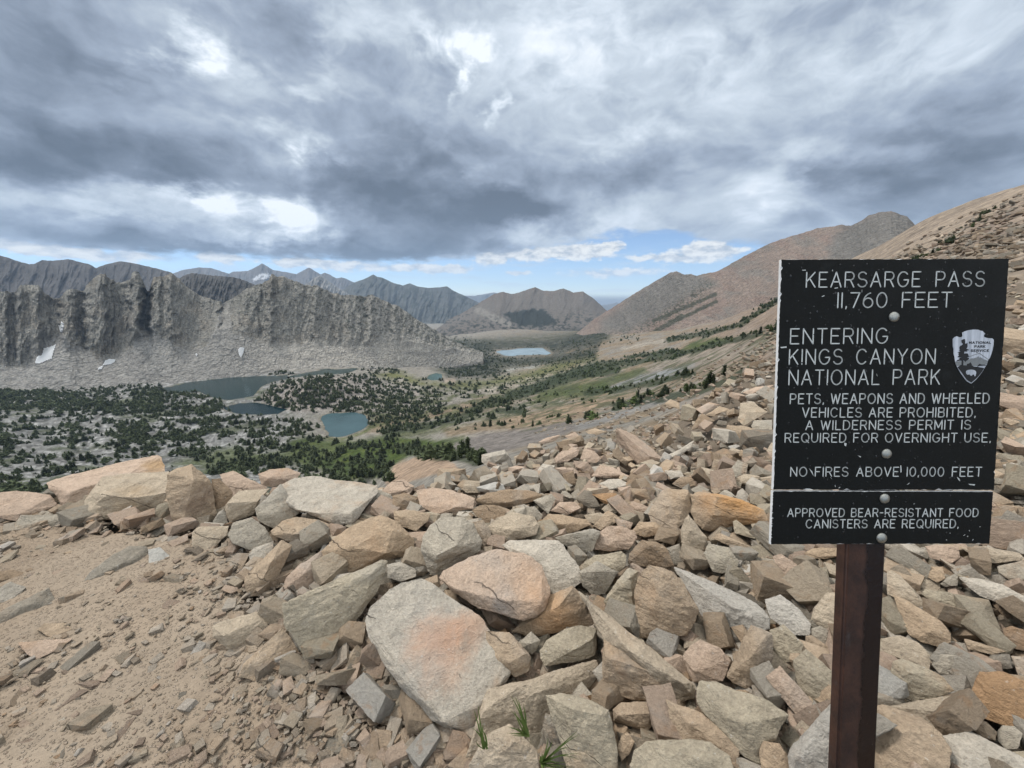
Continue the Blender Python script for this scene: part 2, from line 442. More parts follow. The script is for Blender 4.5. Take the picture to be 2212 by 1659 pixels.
mountain('mountain', Z2([(240,330),(350,265),(395,235),(425,219),(455,240),(480,255),(560,310),(620,345)]), [(600, 660), (780, 700)], 8200, 7200,
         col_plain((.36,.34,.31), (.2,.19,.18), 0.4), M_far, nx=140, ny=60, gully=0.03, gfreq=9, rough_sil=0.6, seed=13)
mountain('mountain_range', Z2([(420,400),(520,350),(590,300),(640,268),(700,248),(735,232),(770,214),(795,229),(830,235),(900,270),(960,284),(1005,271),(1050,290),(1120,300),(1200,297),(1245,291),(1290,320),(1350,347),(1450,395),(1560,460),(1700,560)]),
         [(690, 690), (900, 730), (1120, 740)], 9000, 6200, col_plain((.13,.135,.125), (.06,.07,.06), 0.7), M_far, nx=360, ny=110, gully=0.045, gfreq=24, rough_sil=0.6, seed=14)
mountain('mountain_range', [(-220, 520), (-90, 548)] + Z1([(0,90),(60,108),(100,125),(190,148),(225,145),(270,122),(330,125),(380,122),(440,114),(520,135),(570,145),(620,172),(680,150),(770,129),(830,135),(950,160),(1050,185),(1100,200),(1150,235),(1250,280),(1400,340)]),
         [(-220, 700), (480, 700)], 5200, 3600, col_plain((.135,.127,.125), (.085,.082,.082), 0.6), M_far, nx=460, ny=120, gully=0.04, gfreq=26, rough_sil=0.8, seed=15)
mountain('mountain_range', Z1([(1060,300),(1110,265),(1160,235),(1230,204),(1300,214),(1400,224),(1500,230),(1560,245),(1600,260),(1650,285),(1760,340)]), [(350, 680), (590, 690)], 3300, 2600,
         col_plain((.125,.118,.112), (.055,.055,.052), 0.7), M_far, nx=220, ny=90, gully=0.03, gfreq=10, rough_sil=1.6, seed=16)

# the pinnacles: cliffs above pale talus aprons
pin_sil = [(-250, 625), (-120, 640), (-40, 632)] + Z1([(0,325),(100,325),(130,285),(180,280),(250,285),(290,335),(340,365),(380,370),(410,335),(440,310),(490,308),(545,320),(556,285),(600,240),(640,214),(680,214),(700,238),(712,250),(730,245),(750,266),(800,258),(840,250),(852,200),(870,193),(895,200),(915,240),(935,285),(950,320),(965,322),(978,270),(990,230),(1060,224),(1080,212),(1100,207),(1150,240),(1200,290),(1290,350),(1400,380),(1440,400),(1490,375),(1540,345),(1600,300),(1700,265),(1735,248),(1752,211),(1790,225)]) + \
    Z2([(200,229),(260,255),(330,280),(400,285),(500,330),(560,345),(620,345),(700,355),(760,345),(850,385),(950,430),(1050,500),(1150,560),(1250,620),(1330,665),(1400,690),(1480,715)])
pin_toe = [(-250, 855), (0, 848)] + Z1([(400,962),(700,945),(1055,950),(1200,915),(1500,880),(1790,870),(1860,865),(2150,822)]) + Z2([(700,820),(900,832),(1000,832),(1100,795),(1200,782),(1330,752),(1400,735),(1480,728)])
pin_mid = [(-250, 800), (-60, 790)] + Z1([(0,800),(150,830),(230,770),(330,640),(400,600),(450,680),(560,680),(590,740),(680,770),(760,740),(840,730),(880,640),(915,470),(945,400),(965,420),(1000,600),(1130,680),(1250,710),(1320,690),(1390,560),(1425,420),(1450,395),(1480,430),(1500,600),(1600,620),(1680,640),(1800,660),(2000,650),(2130,660),(2200,680)]) + \
    Z2([(300,665),(430,655),(520,680),(600,680),(700,705),(760,640),(850,670),(920,660),(960,620),(1050,650),(1150,672),(1300,700),(1400,718),(1480,722)])
def r_pin_toe(px): return np.interp(px, [-250, 0, 370, 650, 750, 850, 950, 1050], [1850, 1660, 1500, 1495, 1530, 1620, 1750, 1900])
def r_pin_mid(px): return r_pin_toe(px) + np.interp(px, [-250, 0, 300, 600, 850, 1050], [170, 150, 220, 170, 130, 40])
def r_pin_ridge(px): return r_pin_mid(px) + np.interp(px, [-250, 0, 300, 600, 850, 1050], [170, 170, 190, 230, 180, 50])
def col_pin(X, y, k, P, g1, g2):
    cliff = shade((.225,.212,.185), 1 + 0.20 * g1 + 0.15 * g2)
    warm = shade((.235,.205,.165), 1 + 0.1 * g2)
    cliff = blend(cliff, warm, sstep(fbm(X / 45, y / 45, oct=3, seed=31), 0.0, 0.3) * 0.6)
    # weathered dark varnish streaks on the walls
    cliff = blend(cliff, shade((.115,.11,.10), 1 + 0 * g1), 0.6 * sstep(fbm(X / 6, y / 30, oct=6, gain=.6, seed=33), 0.05, 0.30))
    palew = sstep(X, 560, 900)
    cliff = blend(cliff, shade((.28,.262,.232), 1 + .1 * g1), 0.75 * palew)
    tal = shade((.262,.248,.225), 1 + 0.30 * fbm(X / 6, y / 4, oct=5, seed=32))
    tal = blend(tal, shade((.37,.34,.295), 1 + 0.10 * g2), 0.8 * sstep(X, 420, 700))
    tal = blend(tal, shade((.20,.19,.175), 1 + 0 * g2), 0.5 * sstep(fbm(X / 60, y / 13, oct=4, seed=34), 0.05, 0.3))
    w = 1 - sstep(y - curve_on(X[0], pin_mid)[None] + 7 * g1 + 7 * fbm(X / 9, y / 9, oct=4, seed=35), -5, 5)
    c = blend(tal, cliff, w)
    # scrub climbing the right-hand shoulder
    sc = sstep(fbm(X / 6, y / 5, oct=5, seed=36), 0.05, 0.2) * sstep(X, 560, 760) * sstep(k, 0.35, 0.6) * 0.7
    sc = np.maximum(sc, 0.8 * sstep(fbm(X / 5, y / 4, oct=4, seed=37), 0.0, 0.15) * sstep(X, 800, 980) * sstep(k, 0.25, 0.6))
    sc = np.maximum(sc, 0.6 * sstep(fbm(X / 5, y / 4, oct=4, seed=38), 0.05, 0.2) * sstep(k, 0.5, 0.7) * (1 - sstep(np.abs(X - 545), 20, 60)))
    return blend(c, shade((.055,.06,.045), 1 + 0 * g1), sc)
_, PIN = mountain('mountain', pin_sil, pin_toe, r_pin_ridge, r_pin_toe, col_pin, M_cliff, pin_mid, r_pin_mid, nx=1150, ny=240, gully=0.009, gfreq=19, gsk=0.25, buttress=4.2, rough_sil=2.6, seed=21, under=16, back=0.9, albedo=0.86)

# the mountain behind the far lake
bago_sil = Z2([(1120,600),(1200,552),(1260,500),(1330,470),(1400,430),(1470,385),(1550,340),(1610,325),(1640,334),(1680,340),(1740,320),(1815,296),(1870,320),(1930,320),(2000,304),(2060,330),(2125,324)]) + Z3([(560,785),(630,850),(700,905),(780,960)])
bago_toe = [(920, 745), (1000, 752), (1100, 745), (1250, 735), (1380, 730)]
bago_mid = Z2([(1120,610),(1200,590),(1300,560),(1500,540),(1660,545),(1780,560),(2000,530),(2200,500)]) + [(1380, 700)]
def col_bago(X, y, k, P, g1, g2):
    c = shade((.25,.22,.19), 1 + 0.2 * g2)
    c = blend(c, shade((.26,.205,.165), 1 + 0 * g1), 0.6 * sstep(k, 0.72, 0.98) * sstep(fbm(X / 20, y / 10, oct=3, seed=41), -0.1, 0.2))
    pale = (1 - sstep(seg_dist(X, y, Z2([(1440,440),(1520,480),(1640,535)])), 3, 11)) * 0.75
    c = blend(c, shade((.42,.385,.33), 1 + 0 * g1), pale)
    d = poly_sd(X, y, Z2([(1620,470),(1800,435),(1880,450),(1960,530),(1850,550),(1700,545)])) + 10 * fbm(X / 9, y / 6, oct=4, seed=42)
    f = 1 - sstep(d, -2, 4)
    f = np.maximum(f, sstep(fbm(X / 8, y / 4, oct=5, seed=43), 0.0, 0.16) * (1 - sstep(k, 0.34, 0.75)) * 0.9)
    f = np.maximum(f, (1 - sstep(k, 0.12, 0.34)) * sstep(fbm(X / 16, y / 5, oct=4, seed=44), -0.22, 0.0))
    f = np.maximum(f, sstep(fbm(X / 6, y / 4, oct=5, seed=45), 0.08, 0.2) * (1 - sstep(X, 1000, 1060)) * 0.75)
    return blend(c, shade((.045,.052,.042), 1 + 0.3 * g2), np.clip(f, 0, 1))
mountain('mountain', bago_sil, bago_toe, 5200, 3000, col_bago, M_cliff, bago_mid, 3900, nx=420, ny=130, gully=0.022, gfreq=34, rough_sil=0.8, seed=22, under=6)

# the long reddish slope on the right
red_sil = Z3([(380,1050),(480,975),(560,910),(640,858),(720,808),(880,708),(1000,640),(1050,610),(1090,604),(1115,615),(1140,624),(1180,622),(1220,632),(1250,622),(1300,614),(1350,604),(1400,578),(1500,520),(1600,468),(1700,418),(1800,385),(1900,358),(2000,324),(2100,313),(2150,302)]) + \
    [(1838, 488), (1862, 476), (1875, 466), (1900, 458), (1925, 456), (1945, 463), (1960, 468), (1978, 487), (2010, 520), (2080, 570)]
red_toe = Z3([(380,1110),(500,1060),(700,1010),(850,1010),(1000,1040),(1200,1030),(1400,970),(1560,920),(1740,800)]) + [(1800, 600), (1900, 575), (2080, 610)]
def r_red_ridge(px): return np.interp(px, [1220, 1460, 1560, 1700, 1920, 2080], [3000, 2350, 2250, 2100, 1750, 1500])
def r_red_toe(px): return np.interp(px, [1220, 1400, 1560, 1700, 1920, 2080], [2350, 1850, 1450, 1200, 800, 700])
def col_red(X, y, k, P, g1, g2):
    c = shade((.40,.312,.255), 1 + 0.12 * g2 + 0.05 * g1)
    c = blend(c, shade((.30,.27,.235), 1 + .15 * g1), sstep(fbm(X / 70, y / 26, oct=4, seed=51), -0.02, 0.26) * 0.8)
    c = blend(c, shade((.38,.275,.225), 1 + 0 * g1), sstep(fbm(X / 50 - y / 40, y / 30, oct=3, seed=52), 0.05, 0.3) * 0.7)
    # grey rock of the near peak and of the summit
    grey = (1 - sstep(poly_sd(X, y, Z3([(600,930),(880,708),(1050,605),(1250,620),(1310,680),(1000,880),(860,960),(600,1010)])), -14, 14))
    grey = np.maximum(grey, 1 - sstep(poly_sd(X, y, [(1790, 560), (1800, 510), (1838, 486), (1905, 455), (1965, 465), (1985, 490), (1900, 540), (1860, 570)]), -12, 14))
    c = blend(c, shade((.25,.235,.21), 1 + 0.25 * g1 + .15 * g2), grey * 0.9)
    sp = sstep(fbm(X / 4.5, y / 3.5, oct=5, seed=53), 0.10, 0.28) * grey * 0.5
    c = blend(c, shade((.12,.115,.10), 1 + 0 * g1), sp)
    scp = 1 - sstep(poly_sd(X, y, Z3([(560,1030),(860,930),(1060,800),(1310,640),(1350,700),(1250,800),(1100,900),(900,1000),(860,1040),(640,1110),(400,1120)])), -16, 10)
    scr_ = sstep(fbm(X / 4.2, y / 2.6, oct=5, seed=58) + 0.25 * fbm(X / 40, y / 12, oct=3, seed=59), 0.02, 0.16) * scp * 0.85
    for ln in ([(940,925),(1340,752)], [(960,990),(1130,900),(1340,800)], [(860,1040),(1000,960),(1120,890)], [(1000,1040),(1250,1000),(1500,930),(1740,785)]):
        scr_ = np.maximum(scr_, (1 - sstep(seg_dist(X, y, Z3(ln)) + 5 * fbm(X / 9, y / 5, oct=4, seed=60), 2, 6)) * 0.9)
    c = blend(c, shade((.07, .08, .05), 1 + 0 * g1), scr_)
    rub = sstep(fbm(X / 5, y / 3, oct=5, seed=57), 0.02, 0.3) * 0.45
    c = blend(c, shade((.2,.175,.15), 1 + 0 * g1), rub)
    return c
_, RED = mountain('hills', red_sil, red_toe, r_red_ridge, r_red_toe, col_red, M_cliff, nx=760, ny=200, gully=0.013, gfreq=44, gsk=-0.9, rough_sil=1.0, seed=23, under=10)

# ------------------------------------------------------------------ valley floor
def slope_pt(px, py, r=None, z=None):
    x, y, s = ray(px, py)
    if r is None: r = z / float(s)
    return (math.atan2(x, y), math.log(r), float(s))
VAL = []
def vp(px, py, r=None, z=None): VAL.append(slope_pt(px, py, r, z))
KL, BL = -268.0, -342.0          # water levels below the pass: near lakes and the far lake
for p in [(370, 834), (480, 826), (590, 815), (560, 868), (500, 872), (640, 893), (560, 893), (700, 802), (740, 935), (790, 905), (720, 895), (735, 915), (560, 820)]: vp(*p, z=KL)
for p in [(1075, 760), (1130, 757), (1185, 765), (1120, 768)]: vp(*p, z=BL)
vp(935, 812, z=-285.0)
vp(0, 850, r=1640); vp(150, 850, r=1560); vp(260, 846, r=1480)
vp(0, 905, r=1230); vp(0, 960, r=980); vp(0, 1040, r=720); vp(150, 900, r=1230); vp(150, 960, r=960); vp(200, 1000, r=800); vp(300, 850, r=1330); vp(330, 920, r=1040); vp(420, 880, r=1130)
vp(400, 960, r=880); vp(450, 1015, r=700); vp(600, 960, r=780); vp(560, 1030, r=560); vp(650, 836, r=1080); vp(740, 838, r=1060); vp(820, 860, r=1050); vp(690, 815, r=1230); vp(860, 828, r=1300)
vp(700, 985, r=620); vp(780, 1020, r=430); vp(850, 960, r=640); vp(900, 990, r=330); vp(950, 1010, r=170); vp(1000, 992, r=190); vp(850, 1020, r=300)
vp(900, 900, r=900); vp(1000, 920, r=620); vp(1000, 870, r=960); vp(1000, 820, r=1500); vp(1100, 800, r=1700); vp(1150, 850, r=1000); vp(1150, 900, r=560); vp(1100, 950, r=260); vp(1180, 960, r=150)
vp(1000, 770, r=2200); vp(1060, 735, r=2700); vp(1150, 740, r=2600); vp(1220, 745, r=2300); vp(1100, 715, r=3200)
vp(1300, 720, r=2300); vp(1250, 790, r=1350); vp(1300, 800, r=1050); vp(1300, 850, r=640); vp(1300, 900, r=280); vp(1290, 930, r=130)
vp(1400, 720, r=1850); vp(1400, 760, r=1200); vp(1400, 800, r=820); vp(1400, 860, r=400); vp(1400, 900, r=170); vp(1380, 925, r=70)
vp(1500, 715, r=1500); vp(1500, 750, r=900); vp(1500, 800, r=440); vp(1500, 850, r=170); vp(1490, 885, r=60)
vp(1600, 680, r=1250); vp(1600, 740, r=560); vp(1600, 785, r=190); vp(1600, 815, r=55)
vp(1680, 645, r=1150); vp(1680, 700, r=420); vp(1680, 750, r=150); vp(1690, 785, r=50)
vp(1840, 562, r=760); vp(1860, 553, r=720); vp(1860, 620, r=300); vp(1900, 660, r=110); vp(1940, 700, r=50)
vp(1976, 488, r=600); vp(2000, 476, r=590); vp(2050, 455, r=570); vp(2100, 436, r=550); vp(2212, 400, r=520); vp(2400, 345, r=480)
vp(2050, 540, r=230); vp(2200, 470, r=260); vp(2200, 540, r=110); vp(2100, 590, r=90); vp(2200, 590, r=55); vp(2400, 540, r=60); vp(2400, 450, r=180); vp(2030, 640, r=50)
# hidden ground between the crest and the valley
for px in (-200, 0, 200, 400, 600, 800): vp(px, 1300, r=30); vp(px, 1150, r=130); vp(px, 1090, r=380)
vp(1000, 1040, r=60); vp(1000, 1100, r=26); vp(1200, 1000, r=50); vp(1200, 1040, r=24)
vp(-300, 860, r=1700); vp(-300, 950, r=1000); vp(-300, 1040, r=700)
for px in (-300, 100, 500): vp(px, 800, r=2600)
for px in (700, 900, 1100, 1300): vp(px, 705, r=6000)
vp(1500, 690, r=3000); vp(1700, 640, r=2000); vp(1860, 580, r=1200); vp(2000, 530, r=1100); vp(2200, 470, r=1000); vp(2400, 420, r=1000)
VAL = np.array(VAL)
def _feat(th, lr): return np.stack([th / 0.30, lr / 0.9], -1)
def _tps(d): return np.where(d > 1e-9, d * d * np.log(np.maximum(d, 1e-9)), 0.0)
_A = _feat(VAL[:, 0], VAL[:, 1]); _n = len(_A)
_K = np.linalg.norm(_A[:, None] - _A[None], axis=-1)
_M = np.zeros((_n + 3, _n + 3)); _M[:_n, :_n] = _K + 0.012 * np.eye(_n)
_M[:_n, _n] = 1; _M[:_n, _n + 1:] = _A; _M[_n:, :_n] = _M[:_n, _n:].T
_W = np.linalg.solve(_M, np.concatenate([VAL[:, 2], np.zeros(3)]))
def valley_slope(th, lr):
    q = _feat(th, lr).reshape(-1, 2); out = np.empty(len(q))
    for i in range(0, len(q), 60000):
        d = np.linalg.norm(q[i:i + 60000, None] - _A[None], axis=-1)
        out[i:i + 60000] = d @ _W[:_n] + _W[_n] + q[i:i + 60000] @ _W[_n + 1:]
    return out.reshape(np.shape(th))
NT, NR = 1000, 640
TH0, TH1 = R(-57), R(58)
th = np.linspace(TH0, TH1, NT); lr = np.linspace(math.log(16), math.log(6500), NR)
# coarse solve then refine
_thc = np.linspace(TH0, TH1, 260); _lrc = np.linspace(lr[0], lr[-1], 220)
_sc = valley_slope(np.repeat(_thc[None], 220, 0), np.repeat(_lrc[:, None], 260, 1))
def _interp2(T, L):
    a = np.clip((T - TH0) / (TH1 - TH0) * 259, 0, 258.999); b = np.clip((L - lr[0]) / (lr[-1] - lr[0]) * 219, 0, 218.999)
    i = a.astype(int); j = b.astype(int); fa = a - i; fb = b - j
    return (_sc[j, i] * (1 - fa) + _sc[j, i + 1] * fa) * (1 - fb) + (_sc[j + 1, i] * (1 - fa) + _sc[j + 1, i + 1] * fa) * fb
TT = np.repeat(th[None], NR, 0); LL = np.repeat(lr[:, None], NT, 1)
RRV = np.exp(LL)
VX, VY = np.sin(TT) * RRV, np.cos(TT) * RRV
VZ = _interp2(TT, LL) * RRV
# hummocks and ledges
rough = sstep(RRV, 30, 400)
left = 1 - sstep(TT, R(5), R(22))
VZ = VZ + rough * (6.0 + 5 * left) * fbm(VX / 130, VY / 130, oct=5, seed=61) * np.clip(RRV / 800, 0.15, 1.2)
VZ = VZ + rough * (3.2 * left + 1.2) * fbm(VX / 34, VY / 34, oct=4, seed=62, ridged=True) * np.clip(RRV / 800, 0.1, 1.0)

# lakes: each outline is laid on its own water level, the ground is cut to meet it
LAKES = [
    ('lake', KL, Z1([(1040,952),(1120,935),(1200,914),(1350,895),(1500,879),(1650,870),(1790,868),(1850,862),(1880,885),(1780,905),(1700,930),(1660,965),(1640,1000),(1500,1027),(1430,1020),(1340,1002),(1290,968),(1180,975),(1090,968)])),
    ('lake', KL, Z1([(1850,875),(1930,858),(2050,836),(2150,822)]) + Z2([(420,830),(560,826),(640,818),(690,822),(600,850),(420,872),(230,893)])),
    ('lake', KL, Z1([(1445,1072),(1500,1055),(1560,1045),(1640,1043),(1700,1050),(1760,1066),(1845,1085),(1800,1112),(1700,1118),(1600,1117),(1510,1108)])),
    ('lake', KL, Z2([(436,1125),(500,1108),(560,1110),(640,1104),(700,1112),(722,1130),(728,1150),(748,1172),(720,1195),(690,1218),(640,1240),(590,1256),(520,1262),(470,1262),(478,1235),(455,1205),(440,1170)])),
    ('lake', -285.0, Z2([(1112,885),(1135,862),(1175,850),(1205,858),(1218,880),(1190,893),(1150,897)])),
    ('lake', BL, Z2([(1556,712),(1600,703),(1650,702),(1700,693),(1780,688),(1860,688),(1885,705),(1920,722),(1890,733),(1830,730),(1780,735),(1720,734),(1670,741),(1620,738),(1590,726)])),
]
lake_polys = []
for nm, lv, poly in LAKES:
    pts = []
    for i in range(len(poly)):
        a, b = np.array(poly[i]), np.array(poly[(i + 1) % len(poly)])
        for k in range(4):
            pts.append(a + (b - a) * k / 4)
    pts = np.array(pts); x, y, s = ray(pts[:, 0], pts[:, 1]); r = lv / s
    W = np.stack([x * r, y * r], -1)
    W = W + np.stack([fbm(W[:, 0] / 30, W[:, 1] / 30, oct=3, seed=71), fbm(W[:, 0] / 30, W[:, 1] / 30, oct=3, seed=72)], -1) * 8
    lake_polys.append((lv, W))
LD = np.full(VX.shape, 1e9)
for lv, W in lake_polys:
    bb = (VX > W[:, 0].min() - 260) & (VX < W[:, 0].max() + 260) & (VY > W[:, 1].min() - 260) & (VY < W[:, 1].max() + 260)
    d = poly_sd(VX[bb], VY[bb], [tuple(p) for p in W])
    z = VZ[bb]
    rr = RRV[bb] * 0.02
    shore = lv + np.clip(d, -8, 400) * 0.10
    w = 1 - sstep(d, 6, 60 + rr)
    # ground nearer the viewer than the shore must not hide the water
    VZ[bb] = z * (1 - w) + np.minimum(shore, np.where(d > 0, np.maximum(z, lv + 0.4 + 0.03 * d), shore)) * w
    LD[bb] = np.minimum(LD[bb], d)
VP = np.stack([VX, VY, VZ], -1)
PX, PY = project(VP)
# what the viewer can see of the valley
sl_ = VZ / RRV
VIS = sl_ >= np.maximum.accumulate(sl_, 0) - 1e-6

# ground cover
def noise_xy(sc, seed, oct=5): return fbm(VX / sc, VY / sc, oct=oct, seed=seed)
n_big, n_mid, n_fine = noise_xy(220, 81), noise_xy(60, 82), noise_xy(14, 83)
wob = 9 * n_mid + 4 * n_fine
def reg(poly, soft=7): return 1 - sstep(poly_sd(PX, PY, poly) + wob * 1.2, -soft, soft)
def strip(line, wdt): return 1 - sstep(seg_dist(PX, PY, line) + wob * 0.9, wdt * 0.6, wdt * 1.3)
GREY, TAN, GREEN, YGREEN, SAND, PINK, SCREE = (.24,.235,.22), (.28,.215,.145), (.07,.10,.024), (.15,.155,.05), (.42,.305,.215), (.33,.245,.185), (.22,.195,.175)
col = shade((.30, .275, .235), 1 + 0.25 * n_mid)
def put(colr, w, f=None):
    global col
    col = blend(col, shade(colr, (1 + 0.2 * n_fine) if f is None else f), np.clip(w, 0, 1))
put(TAN, sstep(TT, R(-12), R(12)) * sstep(n_mid, -0.3, 0.25))
put(PINK, sstep(TT, R(20), R(36)) * 0.85)
leftw = 1 - sstep(PX + wob * 3, 560, 720)
put(GREY, leftw)
put((.44, .43, .41), leftw * sstep(n_fine + 0.6 * noise_xy(5, 89), 0.02, 0.22) * 0.85)
put((.11, .105, .095), leftw * sstep(noise_xy(9, 84), 0.06, 0.25) * 0.8)
put((.075, .09, .035), leftw * sstep(noise_xy(70, 85), 0.05, 0.25) * 0.75)
# knoll between the lakes
put((.30, .27, .24), reg([(555, 865), (600, 830), (680, 812), (780, 812), (920, 850), (960, 900), (880, 925), (800, 920), (760, 885), (640, 892)]))
put((.42, .36, .31), reg([(555, 865), (600, 830), (680, 812), (780, 812), (920, 850), (960, 900), (880, 925), (800, 920), (760, 885), (640, 892)]) * sstep(n_fine, 0.02, 0.25) * 0.8)
put(TAN, reg(Z2([(750,1190),(800,1130),(1000,1120),(1240,1080),(1500,1000),(1720,1000),(1650,1060),(1400,1110),(1000,1180),(830,1230),(720,1240)])))
put(TAN, reg(Z2([(1200,1210),(1500,1150),(1800,1110),(2212,1010),(2212,1120),(1900,1190),(1450,1235),(1250,1260)])))
put((.34, .25, .17), reg(Z3([(0,1560),(300,1490),(700,1410),(760,1400),(600,1480),(400,1560),(100,1640),(0,1640)])))
put(YGREEN, reg(Z2([(770,860),(900,830),(1100,900),(1240,915),(1500,900),(1800,830),(2000,770),(2212,730),(2212,760),(2000,830),(1800,890),(1560,930),(1300,950),(1000,930)]), 10) * 0.9)
put((.45, .40, .32), reg(Z2([(1450,960),(1650,900),(1900,850),(2212,770),(2212,800),(1950,890),(1750,960),(1500,1000)]), 6) * sstep(n_fine, -0.1, 0.2) * 0.9)
put((.44, .40, .34), reg(Z2([(900,890),(960,890),(1060,940),(1030,945)]), 5))
put((.46, .37, .29), reg(Z2([(1225,890),(1300,878),(1290,905),(1230,910)]), 4))
put((.52, .50, .45), reg(Z2([(1610,830),(1840,795),(1845,805),(1700,838),(1620,842)]), 3) * sstep(n_fine, -0.2, 0.1))
put(GREEN, reg(Z2([(1950,930),(2212,900),(2350,960),(2212,1000),(2000,1010),(1800,1040),(1850,970)]), 9) * 0.9)
put(GREEN, reg(Z2([(230,1300),(330,1270),(560,1290),(900,1255),(1180,1290),(1350,1262),(1380,1280),(1280,1312),(1000,1390),(880,1480),(850,1530),(640,1530),(330,1450),(240,1380)]), 9))
put((.13, .15, .04), reg(Z2([(230,1300),(330,1270),(560,1290),(900,1255),(1180,1290),(1350,1262),(1380,1280),(1280,1312),(1000,1390),(880,1480),(850,1530),(640,1530),(330,1450),(240,1380)]), 9) * sstep(n_fine, 0, 0.25) * 0.7)
put((.14, .15, .06), reg(Z2([(460,1268),(600,1262),(700,1225),(770,1170),(790,1185),(720,1240),(620,1280),(480,1285)]), 4))
put((.10, .12, .045), reg(Z1([(1280,1380),(1500,1330),(1700,1360),(2000,1300),(2212,1290),(2212,1400),(1900,1440),(1650,1420),(1350,1480),(1080,1440)]), 12) * 0.85)
put((.06, .085, .03), strip([(700, 1000), (760, 1010), (830, 990)], 10) * 0.7)
put((.27, .275, .27), reg(Z3([(640,1360),(740,1310),(900,1260),(1100,1210),(1240,1170),(1200,1210),(1000,1290),(800,1330),(700,1375)]), 5))
put((.27, .255, .235), reg(Z3([(380,1590),(600,1540),(800,1470),(1100,1390),(1200,1345),(1230,1360),(1000,1440),(700,1560),(450,1640)]), 5))
put(SCREE, reg(Z2([(1265,1325),(1450,1240),(1900,1190),(2050,1170),(2080,1200),(2000,1250),(1720,1330),(1560,1380),(1430,1420)]), 6))
put((.29, .255, .225), reg(Z2([(1265,1325),(1450,1240),(1900,1190),(2050,1170),(2080,1200),(2000,1250),(1720,1330),(1560,1380),(1430,1420)]), 6) * sstep(noise_xy(3, 86), 0.0, 0.3))
put(SAND, reg(Z2([(860,1500),(900,1440),(960,1410),(1080,1390),(1190,1388),(1290,1420),(1320,1470),(1150,1520),(1000,1560),(850,1560)]), 4), 1 + 0.06 * noise_xy(2.5, 203))
put((.34, .285, .23), reg(Z3([(880,1260),(1050,1160),(1300,1110),(1560,1060),(1740,980),(1740,1130),(1500,1160),(1200,1200),(1000,1230)]), 8) * 0.9)
put(GREEN, reg(Z3([(1080,1130),(1180,1060),(1330,1030),(1460,1035),(1400,1070),(1180,1120)]), 6) * 0.9)
put(GREEN, reg(Z3([(520,1330),(660,1290),(800,1240),(880,1225),(900,1250),(760,1300),(600,1350),(420,1370)]), 6) * 0.85)
put((.42, .37, .30), reg(Z3([(740,1100),(850,1070),(1000,1045),(1000,1060),(880,1085),(760,1112)]), 4) * 0.8)
put((.105, .115, .05), reg(Z2([(700,1010),(1500,910),(2212,770),(2500,800),(2400,980),(1500,1150),(1100,1265),(740,1270)]), 12) * sstep(noise_xy(42, 201), -0.10, 0.12) * 0.85)
put((.09, .10, .05), reg(Z3([(-200,1560),(200,1400),(700,1250),(1300,1080),(1740,960),(1740,1160),(1300,1330),(800,1480),(200,1640)]), 12) * sstep(noise_xy(26, 202), -0.06, 0.12) * 0.75)
# slope at the right: tan scree, brown outcrops
rt_ = sstep(TT, R(38), R(41))
put((.385, .305, .23), rt_)
put((.26, .205, .16), rt_ * sstep(n_mid + 0.6 * n_fine + 0.25 * noise_xy(5, 87), 0.02, 0.22) * 0.75)
put((.30, .23, .18), rt_ * reg([(2060, 520), (2110, 480), (2212, 430), (2400, 360), (2400, 450), (2212, 500), (2130, 530)], 6) * 0.8)
put((.50, .40, .29), rt_ * sstep(noise_xy(3.0, 88), 0.12, 0.3) * 0.7)
# shrub bands painted as ground cover where plants grow too densely to tell apart
SHRUB = (.045, .058, .028)
BANDS = [(Z3([(900,940),(1050,870),(1200,810),(1340,750)]), 5), (Z3([(1040,1045),(1250,1010),(1500,950),(1740,790)]), 6), (Z3([(780,1160),(1000,1130),(1160,1120)]), 6), (Z3([(1180,1120),(1400,1060),(1640,1010),(1740,985)]), 5),
         (Z3([(420,1240),(650,1200),(900,1180),(1130,1130)]), 7), (Z3([(200,1330),(450,1260),(640,1250),(700,1230)]), 10), (Z3([(500,1390),(700,1370),(950,1320),(1200,1270)]), 6), (Z3([(700,1480),(900,1430),(1150,1400),(1400,1310),(1560,1240)]), 9),
         (Z3([(0,1400),(180,1350),(330,1300)]), 9), (Z2([(850,1220),(1100,1190),(1350,1130),(1500,1050)]), 9), (Z2([(1500,1050),(1700,1000),(1900,920),(2212,830)]), 11), (Z2([(1580,1090),(1740,1100)]), 6), (Z2([(960,1340),(1100,1370),(1300,1390),(1430,1410)]), 12)]
for ln, wd in BANDS: put(SHRUB, strip(ln, wd) * 0.85)
put(SHRUB, sstep(PY, 690, 700) * reg(Z2([(1150,640),(1500,620),(2300,560),(2300,640),(1960,690),(1560,690),(1500,740),(1700,760),(1900,740),(2212,690),(2212,720),(1850,800),(1500,860),(1250,880),(1150,830),(1350,760)]), 8) * (0.55 + 0.9 * n_mid))
far_ = [Z2([(1180,610),(1300,640),(1480,640),(1560,695),(1540,715),(1400,720),(1250,670)]), Z2([(1480,640),(1700,650),(1900,640),(2212,560),(2300,600),(2212,690),(1940,725),(1880,688),(1700,690),(1560,700)]),
        Z2([(1380,720),(1560,735),(1680,745),(1920,735),(2212,690),(2212,760),(1900,790),(1600,800),(1420,770)]), Z2([(1200,790),(1330,760),(1500,770),(1620,840),(1500,880),(1250,870)])]
for q in far_: put((.035, .042, .028), reg(q, 9) * (0.80 + 0.8 * n_mid))
